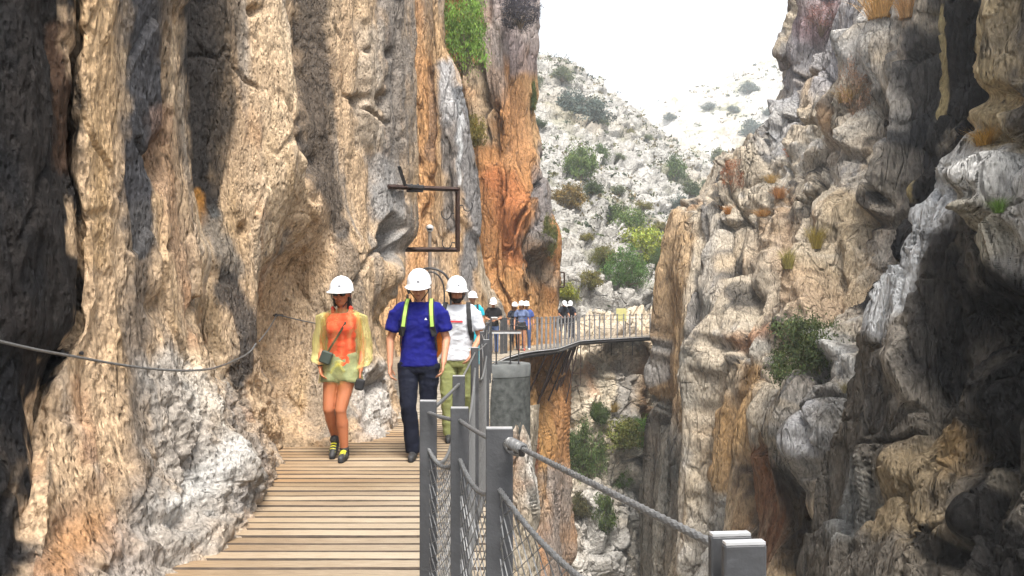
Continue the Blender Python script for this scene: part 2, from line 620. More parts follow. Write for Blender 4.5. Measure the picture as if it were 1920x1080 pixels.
def paint_left(P, x, y, D):
    c = base_cols(P, .9, TAN, CREAM, (.40, .27, .145))
    fine = fbm(P * np.float32((6, 6, 3)), 4)
    st = fbm(P * np.float32((2.4, 2.4, .25)), 4)
    c = mixc(c, (.24, .225, .205), sstep(.10, .42, st) * .75)
    c = mixc(c, (.09, .08, .07), sstep(.22, .5, fbm(P * np.float32((4.2, 4.2, .5)) + 33, 4)) * .6)
    c = mixc(c, (.40, .20, .085), sstep(.2, .5, fbm(P * np.float32((1.6, 1.6, .7)) + 55, 4)) * .55)
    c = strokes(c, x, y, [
        ([(-300, -200), (-200, 500), (-150, 1300)], 240, (.013, .013, .0145), .97, .25),  # black stain and shade of the near fold, painted together
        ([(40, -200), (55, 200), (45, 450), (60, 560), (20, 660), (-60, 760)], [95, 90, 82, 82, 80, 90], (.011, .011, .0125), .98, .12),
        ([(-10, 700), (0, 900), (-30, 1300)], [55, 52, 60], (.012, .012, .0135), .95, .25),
        ([(120, 60), (112, 300)], 18, (.09, .05, .03), .6),
        ([(190, -200), (195, 200), (180, 480)], [34, 30, 26], OCHRE, .45),
        ([(268, -200), (262, 120), (258, 330), (255, 470)], [34, 31, 28, 12], (.042, .048, .060), .95, .5),
        ([(300, -200), (300, 0), (292, 150), (300, 260)], [26, 22, 16, 6], (.13, .10, .075), .75, .6),
        ([(255, 400), (250, 650), (262, 880), (250, 1000)], [22, 28, 32, 18], (.085, .08, .078), .72, .7),
        ([(320, 60), (318, 250), (345, 420), (352, 520)], 14, CREAM, .7, .7),
        ([(295, 210), (310, 330), (360, 640)], [22, 30, 14], (.25, .14, .085), .55, .7),
        ([(110, 1060), (180, 990), (250, 1050)], 42, (.30, .15, .065), .8, .7),
        ([(60, 1100), (130, 960), (190, 900)], 18, (.14, .08, .05), .55, .7),
        ([(150, 720), (160, 860)], 18, (.33, .17, .09), .5, .7),
        ([(300, 700), (330, 800), (390, 900), (330, 1000), (240, 1080)], [45, 62, 85, 90, 70], (.28, .27, .255), .8, .7),
        ([(350, 690), (380, 760)], 22, (.50, .48, .44), .5, .7),
        ([(400, 860), (350, 930), (300, 960)], 20, (.52, .51, .49), .6, .8),
        ([(420, 760), (470, 870), (440, 940)], 28, (.17, .17, .17), .6, .7),
        ([(370, -200), (380, 60), (386, 210), (382, 330), (398, 400)], [58, 56, 48, 38, 16], (.020, .021, .024), .96, .35),  # dark band down the recess between two folds
        ([(425, -100), (432, 120), (425, 260), (408, 360)], [26, 28, 22, 10], (.07, .055, .042), .75, .7),
        ([(375, 370), (385, 420)], 12, (.50, .24, .06), .8),
        ([(400, 420), (420, 470), (440, 510)], 22, (.13, .13, .125), .75, .6),
        ([(425, 540), (455, 600), (440, 680), (425, 720)], [26, 28, 26, 16], (.045, .044, .046), .88, .4),
        ([(390, 560), (396, 650)], 14, (.24, .17, .10), .7, .6),
        ([(570, -200), (585, 60), (600, 200), (618, 330), (640, 430)], [30, 29, 27, 22, 12], (.060, .052, .047), .9, .5),
        ([(730, -100), (745, 100), (742, 260), (720, 380)], [30, 34, 34, 26], (.15, .147, .145), .8, .6),
        ([(700, 300), (740, 400), (758, 470)], [20, 26, 16], (.26, .255, .25), .7, .6),
        ([(690, 60), (695, 260)], 22, (.36, .32, .27), .6, .8),
        ([(640, 440), (655, 520), (640, 640), (630, 760)], [12, 28, 32, 32], (.09, .082, .075), .7, .7),
        ([(590, 480), (570, 540)], 24, (.30, .19, .10), .55, .8),
        ([(600, 560), (600, 800)], 22, (.22, .18, .14), .5, .8),
        ([(690, 720), (700, 800)], 34, (.42, .41, .40), .8, .7),
        ([(540, 830), (610, 836)], 12, (.18, .13, .08), .5, .8),
    ], fine)
    sp = perlin(P * np.float32((26, 26, 15)))
    c = c * (1 - .35 * sstep(.28, .55, sp))[:, None]
    return c


R = (-200, 0, 150, 300, 450, 600, 700, 800, 900, 1080, 1300)


def col(pxs, Ys, rows=R):
    return [(r, p, Y) for r, p, Y in zip(rows, pxs, Ys)]


left_cols = [
    col([-2600] * 11, [1.05] * 11),
    col([-900] * 11, [2.0] * 11),
    col([-300] * 11, [2.85] * 11),
    col([-60, -60, -60, -60, -55, -50, -60, -70, -80, -100, -120], [3.6, 3.6, 3.55, 3.5, 3.42, 3.4, 3.45, 3.4, 3.3, 3.1, 3.0]),
    col([70, 66, 62, 60, 72, 70, 30, 5, 0, -30, -60], [4.1, 4.1, 4.02, 3.95, 3.85, 3.82, 3.75, 3.65, 3.5, 3.25, 3.1]),
    col([136, 132, 122, 116, 132, 130, 72, 45, 38, 15, -10], [4.35, 4.35, 4.3, 4.28, 4.2, 4.15, 4.0, 3.85, 3.7, 3.4, 3.2]),
    col([142, 138, 128, 122, 139, 137, 79, 60, 52, 28, 0], [4.65, 4.65, 4.6, 4.55, 4.5, 4.45, 4.15, 4.0, 3.8, 3.45, 3.25]),
    col([165, 162, 152, 150, 165, 163, 115, 92, 88, 75, 50], [4.45, 4.45, 4.42, 4.4, 4.4, 4.35, 4.1, 3.95, 3.78, 3.48, 3.3]),
    col([218, 215, 206, 205, 214, 213, 195, 185, 188, 200, 210], [4.7, 4.7, 4.68, 4.65, 4.65, 4.6, 4.45, 4.32, 4.18, 3.9, 3.7]),
    col([275, 272, 267, 268, 275, 280, 283, 290, 300, 305, 310], [5.3, 5.3, 5.28, 5.2, 5.15, 5.1, 4.95, 4.85, 4.75, 4.25, 4.0]),
    col([325, 324, 322, 328, 340, 350, 362, 400, 440, 440, 440], [5.8, 5.8, 5.8, 5.75, 5.7, 5.65, 5.55, 5.6, 5.7, 4.9, 4.5]),
    [(-200, 343, 6.3), (0, 343, 6.3), (200, 343, 6.3), (330, 352, 6.3), (450, 369, 6.3), (560, 378, 6.3), (620, 368, 6.3), (700, 388, 6.35), (760, 425, 6.5), (820, 465, 6.7), (880, 498, 6.92), (940, 482, 6.1), (1080, 520, 5.5), (1300, 540, 5.0)],
    [(-200, 342, 7.1), (0, 342, 7.1), (200, 342, 7.1), (330, 350, 7.1), (450, 367, 7.1), (560, 376, 7.0), (620, 367, 7.0), (700, 387, 7.0), (760, 424, 7.1), (820, 465, 7.3), (880, 499, 7.5), (940, 495, 7.0), (1080, 540, 6.3), (1300, 560, 5.8)],
    [(-200, 385, 7.35), (0, 388, 7.35), (150, 392, 7.35), (300, 398, 7.35), (450, 400, 7.25), (600, 400, 7.1), (700, 410, 7.1), (760, 440, 7.25), (820, 475, 7.5), (880, 502, 7.75), (1000, 520, 7.3), (1300, 580, 6.5)],
    [(-200, 440, 7.6), (0, 440, 7.6), (150, 445, 7.6), (300, 450, 7.6), (450, 440, 7.45), (550, 430, 7.3), (640, 435, 7.25), (720, 450, 7.35), (800, 480, 7.6), (850, 490, 7.85), (1000, 520, 7.6), (1300, 600, 7.0)],
    [(-200, 495, 8.0), (0, 500, 8.0), (150, 512, 8.0), (300, 530, 8.05), (450, 500, 7.9), (520, 485, 7.75), (600, 476, 7.6), (660, 474, 7.55), (720, 484, 7.75), (800, 500, 8.0), (850, 505, 8.1), (1000, 530, 8.0), (1300, 620, 7.4)],
    [(-200, 512, 8.2), (0, 517, 8.2), (150, 532, 8.2), (300, 560, 8.4), (450, 525, 8.6), (520, 490, 8.6), (600, 478, 8.8), (660, 476, 8.8), (720, 486, 8.8), (800, 505, 8.5), (850, 510, 8.35), (1000, 535, 8.2), (1300, 630, 7.6)],
    [(-200, 527, 8.4), (0, 536, 8.5), (150, 554, 8.5), (300, 588, 8.8), (400, 603, 9.0), (470, 575, 9.2), (520, 545, 9.3), (600, 530, 9.3), (700, 530, 9.1), (800, 540, 8.6), (845, 545, 8.25), (1000, 560, 8.2), (1300, 640, 7.8)],
    [(-200, 552, 9.5), (0, 562, 9.5), (150, 576, 9.5), (300, 606, 9.6), (400, 626, 9.6), (470, 612, 9.45), (520, 590, 9.4), (600, 580, 9.3), (700, 580, 9.1), (800, 590, 8.6), (838, 595, 8.3), (1000, 600, 8.2), (1300, 650, 8.0)],
    [(-200, 620, 10.0), (0, 630, 10.0), (150, 640, 10.0), (300, 650, 10.0), (400, 655, 9.9), (470, 650, 9.5), (550, 640, 9.3), (650, 640, 9.0), (750, 645, 8.75), (830, 650, 8.45), (1000, 660, 8.3), (1300, 680, 8.1)],
    [(-200, 690, 11.0), (0, 695, 11.0), (150, 700, 11.0), (300, 705, 11.0), (400, 705, 10.7), (470, 700, 10.2), (550, 690, 9.9), (650, 688, 9.6), (740, 695, 9.4), (800, 706, 9.2), (830, 712, 8.9), (1000, 720, 8.7), (1300, 730, 8.5)],
    [(-200, 755, 12.3), (0, 765, 12.3), (150, 768, 12.3), (300, 768, 12.2), (400, 770, 12.0), (480, 766, 11.5), (540, 738, 11.0), (600, 708, 10.7), (680, 706, 10.5), (740, 724, 10.3), (790, 738, 10.1), (1000, 745, 9.8), (1300, 750, 9.5)],
    [(-200, 752, 14.5), (0, 762, 14.5), (150, 765, 14.5), (300, 765, 14.5), (400, 767, 14), (480, 760, 13.6), (540, 730, 13.2), (600, 700, 13), (680, 700, 13), (740, 715, 12.5), (790, 728, 12), (1000, 735, 12), (1300, 740, 12)],
    [(-200, 700, 20), (0, 700, 20), (150, 700, 20), (300, 700, 20), (400, 690, 20), (480, 690, 20), (540, 680, 20), (600, 680, 20), (680, 680, 20), (740, 680, 20), (790, 680, 20), (1000, 680, 20), (1300, 680, 20)],
]
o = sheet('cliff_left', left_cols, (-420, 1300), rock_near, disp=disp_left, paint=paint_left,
          dents=[(287, 300, 14, 40, -.22), (292, 318, 7, 16, -.30), (307, 460, 6, 8, -.22), (360, 590, 10, 26, -.12), (280, 570, 12, 24, -.08),
                 (735, 440, 16, 34, -.55, .35), (752, 472, 14, 20, -.5), (565, 240, 10, 16, -.25), (580, 275, 12, 16, -.3), (596, 305, 10, 20, -.18),
                 (490, 10, 9, 9, -.2), (466, 430, 8, 10, -.14), (676, 188, 11, 10, -.3), (715, 190, 9, 14, -.25), (732, 98, 7, 8, -.2), (685, 90, 6, 6, -.12),
                 (335, 1050, 70, 40, -.10), (310, 985, 60, 24, -.13), (385, 1000, 30, 40, .10), (430, 880, 40, 50, .14), (360, 880, 30, 60, -.10),
                 (400, 480, 30, 30, .12), (110, 1000, 60, 50, -.08), (630, 760, 16, 40, -.2), (690, 730, 10, 22, -.25), (700, 690, 12, 40, .12)],
          grooves=[([(358, 620), (370, 560), (352, 690)], 5, .10), ([(420, 100), (470, 140), (500, 165)], 3, .05), ([(300, 740), (345, 860), (345, 960)], 6, .07),
                   ([(640, 560), (690, 500), (750, 430)], 5, .10), ([(690, 640), (730, 560), (760, 510)], 5, .10), ([(255, 260), (285, 340)], 4, .1),
                   ([(555, 30), (575, 220), (600, 380)], 6, .12), ([(668, 0), (680, 220), (700, 380)], 7, .10), ([(745, 0), (748, 200), (760, 380)], 4, .12), ([(640, 160), (690, 210), (725, 230)], 3, .08)])
tag(o, kind='structure')


# ---- grey buttress behind the walkers and the orange cliff
def disp_mid(P, x, y, N):
    D = fbm(P * np.float32((.5, .5, .07)), 4, .55) * .75
    D += fbm(P * np.float32((1.2, 1.2, .12)) + 3, 3, .55) * .34 * lod(2)
    D += fbm(P * np.float32((1.6, 1.6, .14)) + 13, 3, .55, ridged=True) * .15 * lod(3)
    wv = perlin(P * np.float32((1, 1, .25)))
    D += cells(P, (1.2, 1.2, .22), .25 * wv, .30, .32, .16)
    D += cells(P, (3.2, 3.2, .5), .2 * perlin(P * np.float32((2, 2, .4))), .08, .12, .07) * lod(3)
    return D


def paint_buttress(P, x, y, D):
    c = base_cols(P, .35, (.46, .30, .165), (.42, .255, .13), GREY)
    fine = fbm(P * np.float32((2, 2, .8)), 4)
    c = strokes(c, x, y, [
        ([(800, 120), (795, 350), (790, 500), (770, 600)], [14, 18, 26, 40], (.47, .25, .11), .8, .6),
        ([(790, -100), (790, 150)], 10, (.45, .25, .12), .8, .6),
        ([(815, 130), (805, 260), (800, 300)], 7, (.20, .13, .09), .7),
        ([(840, 130), (850, 220)], [16, 20], (.40, .40, .41), .9, .5),
        ([(845, 240), (850, 340), (845, 420)], 14, (.16, .15, .145), .9, .5),
        ([(862, 180), (872, 300), (880, 420), (878, 540)], [8, 12, 13, 14], (.17, .175, .185), .9, .5),
        ([(862, 200), (862, 340)], 3, (.55, .55, .55), .8, .8),
        ([(830, 330), (825, 480)], 12, (.36, .25, .15), .6),
        ([(900, 480), (920, 560), (935, 640)], 12, (.52, .44, .34), .8, .6),
        ([(935, 570), (948, 620)], 9, (.20, .20, .20), .7),
    ], fine)
    return c


o = sheet('cliff_buttress', [
    [(-420, 560, 24), (300, 600, 24), (700, 640, 22), (900, 640, 21), (1200, 640, 21)],
    [(-420, 740, 25), (300, 745, 25), (560, 700, 24), (700, 690, 22), (900, 690, 21), (1200, 690, 21)],
    [(-420, 772, 25.2), (0, 775, 25.2), (300, 778, 25), (560, 770, 24.2), (700, 760, 23), (900, 760, 22), (1200, 760, 22)],
    [(-420, 795, 25.5), (0, 800, 25.5), (300, 805, 25.3), (560, 820, 24.6), (700, 830, 24), (900, 830, 23), (1200, 830, 23)],
    [(-420, 805, 25.2), (0, 815, 25.2), (80, 822, 25.2), (200, 842, 25), (300, 850, 24.9), (420, 858, 24.8), (560, 880, 24.8), (700, 900, 24.6), (900, 900, 24), (1200, 900, 24)],
    [(-420, 812, 26), (0, 824, 26), (80, 829, 26), (130, 848, 26), (200, 866, 25.8), (300, 879, 25.6), (400, 889, 25.6), (500, 905, 25.8), (560, 928, 26.2), (610, 946, 26.8), (700, 962, 26.8), (900, 965, 26), (1200, 965, 26)],
    [(-420, 808, 28), (0, 820, 28), (80, 826, 28), (130, 845, 28), (200, 862, 28), (300, 876, 28), (400, 886, 28.2), (500, 902, 28.5), (560, 926, 28.8), (610, 944, 29), (700, 960, 29), (900, 963, 28), (1200, 963, 28)],
    [(-420, 760, 33), (0, 760, 33), (300, 800, 33), (600, 860, 33), (900, 900, 33), (1200, 900, 33)],
], (-420, 1200), rock_mid, res=2.0, disp=lambda P, x, y, N: disp_mid(P, x, y, N) * .5, paint=paint_buttress,
    grooves=[([(782, 0), (784, 200), (786, 420)], 4, .3), ([(812, 140), (808, 300), (806, 480)], 4, .25), ([(842, 260), (850, 420)], 4, .25), ([(905, 380), (903, 440)], 4, .5)],
    dents=[(905, 415, 5, 26, -.6)])
tag(o, kind='structure')


def paint_orange(P, x, y, D):
    dk = sstep(.15, .42, fbm(P * np.float32((1.1, 1.1, .10)) + 44, 4, .6))
    c = base_cols(P, .22, (.45, .225, .095), (.46, .30, .16), (.34, .13, .05))
    fine = fbm(P * np.float32((1.5, 1.5, .6)), 4)
    c = mixc(c, (.085, .06, .05), dk * .75)
    c = strokes(c, x, y, [
        ([(950, -200), (955, 60), (990, 60)], 60, (.33, .30, .30), .85, .5),
        ([(960, 60), (985, 130)], 16, (.27, .22, .22), .8, .6),
        ([(920, 60), (930, 170)], 28, (.33, .28, .25), .7, .6),
        ([(895, 130), (905, 260)], 16, (.40, .36, .27), .6, .7),
        ([(930, 330), (960, 420), (970, 470)], [26, 34, 26], (.40, .13, .05), .7, .7),
        ([(965, 180), (972, 300)], 15, (.47, .25, .12), .6, .7),
        ([(1005, 260), (1014, 360), (1018, 440)], [9, 12, 14], (.21, .205, .21), .9, .5),
        ([(1000, 450), (1010, 500), (985, 530)], [18, 22, 12], (.10, .085, .07), .8, .6),  # shade under the overhanging nose, painted on
        ([(1030, 470), (1035, 560)], 9, (.30, .24, .18), .7, .6),
        ([(960, 540), (1000, 600), (985, 640)], 36, (.56, .32, .14), .55, .8),
        ([(1015, 700), (1020, 820), (1000, 960)], [16, 26, 22], (.47, .27, .10), .7, .7),
        ([(985, 860), (985, 1000), (970, 1080)], [20, 22, 30], (.45, .42, .38), .85, .6),
        ([(1040, 900), (1030, 1080)], 26, (.26, .25, .24), .8, .6),
        ([(995, 780), (1005, 880)], 9, (.32, .10, .04), .7, .7),
    ], fine)
    return c


o = sheet('cliff_orange', [
    [(-420, 700, 38), (400, 760, 38), (700, 800, 36), (1300, 800, 30)],
    [(-420, 820, 33), (0, 830, 33), (400, 860, 32), (560, 900, 30), (640, 910, 29), (700, 860, 27), (900, 850, 25), (1300, 840, 24)],
    [(-420, 880, 31), (0, 890, 31), (200, 900, 31), (400, 925, 30.5), (560, 955, 29.8), (640, 965, 29.5), (720, 940, 26.5), (900, 920, 25), (1300, 900, 24)],
    [(-420, 930, 30.5), (0, 940, 30.5), (200, 940, 30.5), (400, 960, 30), (500, 985, 29.6), (560, 990, 29.8), (640, 995, 30), (720, 985, 27.5), (850, 975, 26), (1000, 965, 25), (1300, 940, 24)],
    [(-420, 985, 31.5), (0, 980, 31.5), (60, 975, 31.5), (200, 965, 31.2), (300, 978, 31), (400, 995, 30.5), (470, 1012, 30.3), (530, 1008, 31), (600, 1012, 31.5), (660, 1015, 31.5), (760, 1030, 30), (850, 1020, 28.5), (1000, 1000, 27), (1300, 980, 25)],
    [(-420, 1012, 33), (0, 1003, 33), (60, 997, 33), (120, 985, 33), (200, 985, 33), (280, 999, 33), (330, 1012, 32.8), (400, 1022, 32.5), (470, 1040, 32.2), (510, 1036, 32.8), (560, 1032, 33.5), (600, 1034, 33.8), (680, 1052, 33.5), (760, 1062, 32.5), (850, 1056, 31.5), (1000, 1050, 30), (1300, 1040, 28)],
    [(-420, 1006, 37), (0, 998, 37), (60, 992, 37), (120, 980, 37), (200, 980, 37), (280, 994, 37), (330, 1006, 37), (400, 1016, 37), (470, 1032, 37), (510, 1030, 37.5), (560, 1028, 38), (600, 1030, 38), (680, 1052, 37), (760, 1060, 36), (850, 1056, 35), (1000, 1052, 34), (1300, 1040, 32)],
    [(-420, 960, 48), (200, 950, 48), (600, 1000, 46), (1300, 1000, 40)],
], (-420, 1300), rock_mid, res=2.0, disp=lambda P, x, y, N: disp_mid(P, x, y, N) * .9, paint=paint_orange,
    dents=[(950, 290, 14, 24, -.8), (1000, 490, 26, 26, -.5), (975, 400, 14, 40, .5), (1015, 455, 16, 20, .6), (1028, 742, 16, 60, -.5), (925, 250, 8, 50, -.6)],
    grooves=[([(932, 200), (950, 300), (940, 420)], 4, .6), ([(985, 380), (960, 470), (945, 520)], 4, .6), ([(1005, 430), (980, 500)], 5, .5), ([(998, 240), (1010, 330), (1012, 420)], 3, .5), ([(900, 120), (915, 300)], 4, .5)])
tag(o, kind='structure')


o = sheet('cliff_foot', [
    [(760, 800, 24), (1000, 800, 23), (1300, 790, 21)],
    [(760, 880, 20.5), (800, 880, 20.2), (1000, 870, 19.5), (1300, 860, 18)],
    [(760, 935, 20.2), (800, 935, 19.8), (1000, 930, 19), (1300, 920, 17.5)],
    [(760, 985, 20.6), (800, 988, 20.3), (900, 985, 19.8), (1000, 978, 19.2), (1300, 970, 18)],
    [(760, 998, 21.5), (800, 1004, 21.4), (900, 998, 21), (1000, 992, 20.4), (1300, 985, 19)],
    [(760, 985, 25), (1000, 980, 25), (1300, 975, 24)],
], (760, 1300), rock_mid, res=2.0, disp=lambda P, x, y, N: disp_mid(P, x, y, N) * .7, paint=lambda P, x, y, D: strokes(base_cols(P, .5, (.42, .36, .28), (.46, .44, .41), (.30, .20, .12)), x, y, [([(985, 840), (985, 940)], 14, (.55, .53, .50), .7, .7), ([(950, 830), (940, 1000)], 22, (.30, .16, .09), .6, .7)], fbm(P * 2, 3)))
tag(o, kind='structure')


# ---- the gorge wall under the far end of the boardwalk
def disp_crag(P, x, y, N):
    D = fbm(P * np.float32((.22, .22, .14)), 4, .55) * 1.1
    D += fbm(P * np.float32((.6, .6, .5)) + 7, 4, .6, ridged=True) * .35
    D += cells(P, (.6, .6, .5), .35 * perlin(P * .5), .8, .8, .4)
    D += cells(P, (1.7, 1.7, 1.2), .35 * perlin(P), .2, .34, .15)
    D += cells(P, (4.0, 4.0, 3.0), .3 * perlin(P * 2), .06, .12, .06) * lod(4)
    return D


def paint_gorge(P, x, y, D):
    c = base_cols(P, .25, (.62, .53, .41), (.55, .40, .25), (.52, .50, .48), (1, 1, .6))
    fine = fbm(P * np.float32((1, 1, .5)), 4)
    c = strokes(c, x, y, [
        ([(1100, 640), (1200, 640)], 14, (.30, .25, .20), .6, .6),
        ([(1110, 700), (1150, 760)], 34, (.55, .47, .35), .7, .7),
        ([(1175, 700), (1170, 800)], 20, (.40, .38, .36), .8, .6),
        ([(1210, 660), (1212, 760), (1225, 800)], 12, (.28, .17, .10), .8, .6),
        ([(1130, 960), (1150, 1080)], 60, (.40, .395, .385), .8, .6),
        ([(1200, 850), (1195, 950)], 24, (.42, .42, .41), .7, .7),
        ([(1090, 700), (1110, 740)], 14, (.42, .20, .10), .6, .8),
    ], fine)
    return c


o = sheet('cliff_gorge', [
    [(596, 940, 43), (640, 940, 42), (800, 940, 40), (1300, 930, 34)],
    [(596, 1030, 41), (640, 1030, 39.5), (800, 1030, 36.5), (1300, 1010, 31)],
    [(596, 1090, 42), (640, 1090, 40), (700, 1085, 37.8), (900, 1090, 35.2), (1300, 1090, 30)],
    [(596, 1150, 44), (640, 1150, 41), (700, 1150, 38.8), (900, 1150, 36), (1300, 1150, 31)],
    [(596, 1205, 45.5), (640, 1205, 42.4), (700, 1205, 40.2), (900, 1205, 37.5), (1300, 1205, 32)],
    [(596, 1270, 48), (640, 1270, 45), (900, 1260, 41), (1300, 1260, 35)],
    [(596, 1360, 52), (640, 1360, 51), (900, 1350, 48), (1300, 1350, 40)],
], (596, 1300), rock_far, res=2.0, disp=disp_crag, paint=paint_gorge,
    dents=[(1140, 650, 40, 8, -.3), (1212, 735, 10, 40, -.6), (1165, 690, 20, 10, -.3)])
tag(o, kind='structure')


# ---- right wall of the gorge
def disp_right(P, x, y, N):
    D = fbm(P * np.float32((.5, .5, .035)), 3, .6) * 1.0
    D += fbm(P * np.float32((1.5, 1.5, .06)) + 5, 3, .6) * .34 * lod(2.5)          # flutes
    up = 1 - sstep(300, 500, y)
    D += fbm(P * np.float32((.6, .6, .18)) + 3, 3, .5) * (.05 + .32 * up)
    wv = perlin(P * np.float32((.4, .4, .10)))
    D += cells(P, (.55, .55, .03), .10 * wv, 1.0, .55, .5) * (1 - .4 * up)           # tall slabs
    D += cells(P, (.7, .7, .15), .3 * wv, .55, .5, .5) * (.9 * up)                   # broken blocks higher up
    D += cells(P, (2.0, 2.0, .16), .15 * perlin(P * np.float32((1.2, 1.2, .2))), .14, .22, .16) * (.5 + .5 * up)
    D += cells(P, (4.6, 4.6, .5), .15 * perlin(P * np.float32((3, 3, .3))), .04, .08, .05) * lod(4)
    D += fbm(P * np.float32((2.4, 2.4, .12)) + 13, 3, .6) * .10 * lod(5)
    return D


def paint_right(P, x, y, D):
    c = base_cols(P, .28, (.48, .41, .32), (.43, .415, .39), (.49, .355, .215), (1, 1, .2))
    st = fbm(P * np.float32((1.5, 1.5, .045)), 4, .6)
    c = mixc(c, (.06, .056, .054), sstep(.06, .28, st) * .9)
    s2 = fbm(P * np.float32((4.5, 4.5, .10)) + 70, 3, .6)
    c = mixc(c, (.05, .046, .044), sstep(.16, .4, s2) * .75)
    c = mixc(c, (.34, .20, .10), sstep(.2, .45, fbm(P * np.float32((1.0, 1.0, .08)) + 90, 3)) * .7)
    c = mixc(c, (.56, .54, .51), sstep(.14, .42, -st) * .75)
    fine = fbm(P * np.float32((1.5, 1.5, .5)), 4)
    c = strokes(c, x, y, [
        ([(1600, -150), (1560, 60), (1520, 140)], 60, (.36, .35, .37), .8, .5),
        ([(1470, 110), (1530, 60)], 22, (.20, .185, .20), .6, .6),
        ([(1545, 0), (1520, 60)], 22, (.28, .17, .18), .6, .8),
        ([(1480, 200), (1450, 270)], 30, (.36, .36, .37), .7, .7),
        ([(1510, 150), (1525, 210)], 16, (.50, .34, .16), .5, .8),
        ([(1285, 430), (1275, 520), (1265, 700), (1290, 800)], [18, 20, 20, 16], (.45, .305, .17), .85, .5),
        ([(1322, 390), (1312, 520), (1300, 700)], [5, 6, 6], (.20, .19, .185), .8),
        ([(1340, 420), (1335, 560), (1330, 640)], 14, (.46, .43, .39), .6, .7),
        ([(1245, 640), (1240, 760)], 10, (.30, .295, .29), .8, .5),
        ([(1255, 780), (1250, 900), (1235, 1080)], 22, (.16, .165, .155), .75, .6),
        ([(1325, 560), (1330, 760)], 12, (.20, .205, .195), .7, .6),
        ([(1390, 700), (1370, 820), (1350, 900)], [26, 26, 20], (.44, .27, .12), .85, .5),
        ([(1420, 640), (1390, 660)], 18, (.48, .46, .42), .7, .6),
        ([(1380, 640), (1440, 610)], 14, (.38, .16, .07), .6, .7),
        ([(1440, 440), (1500, 560), (1560, 580)], 44, (.42, .28, .17), .6, .8),
        ([(1425, 340), (1395, 420), (1420, 520)], 26, (.45, .39, .31), .6, .7),
        ([(1640, 40), (1650, 140)], 20, (.52, .51, .50), .75, .6),
        ([(1690, 30), (1720, 120), (1700, 280)], [30, 34, 26], (.35, .345, .34), .6, .7),
        ([(1800, 40), (1795, 200), (1755, 330), (1712, 450), (1660, 570)], [44, 46, 62, 58, 34], (.014, .015, .018), .97, .3),
        ([(1728, 70), (1735, 180), (1722, 330)], [22, 22, 18], (.03, .03, .033), .9, .4),
        ([(1770, 30), (1768, 180), (1752, 300), (1735, 390)], [12, 13, 13, 8], (.36, .29, .15), .9, .5),
        ([(1655, 180), (1650, 320), (1620, 460)], [12, 14, 12], (.06, .055, .052), .75, .6),
        ([(1660, 420), (1640, 520)], [26, 24], (.16, .14, .12), .7, .6),
        ([(1700, 300), (1690, 420)], 20, (.24, .215, .185), .6, .7),
        ([(1600, 380), (1590, 560)], 20, (.44, .33, .20), .55, .8),
        ([(1580, 300), (1600, 330)], 30, (.47, .45, .43), .5, .7),
        ([(1560, 740), (1520, 780), (1500, 900)], [50, 46, 40], (.19, .19, .19), .8, .6),
        ([(1545, 760), (1525, 850)], 9, (.47, .47, .49), .7, .6),
        ([(1510, 760), (1490, 850)], 7, (.38, .31, .22), .7, .6),
        ([(1430, 860), (1435, 1000), (1425, 1080)], [24, 34, 34], (.21, .085, .035), .8, .7),
        ([(1400, 880), (1396, 980)], 10, (.06, .05, .045), .85, .5),  # shade of the narrow pocket painted in
        ([(1480, 900), (1490, 1050)], 24, (.018, .015, .014), .9, .5),  # shade of the deep pocket painted near black
        ([(1580, 640), (1600, 690)], 24, (.58, .58, .57), .8, .6),
        ([(1300, 900), (1280, 1080)], 30, (.36, .29, .20), .6, .7),
    ], fine)
    return c


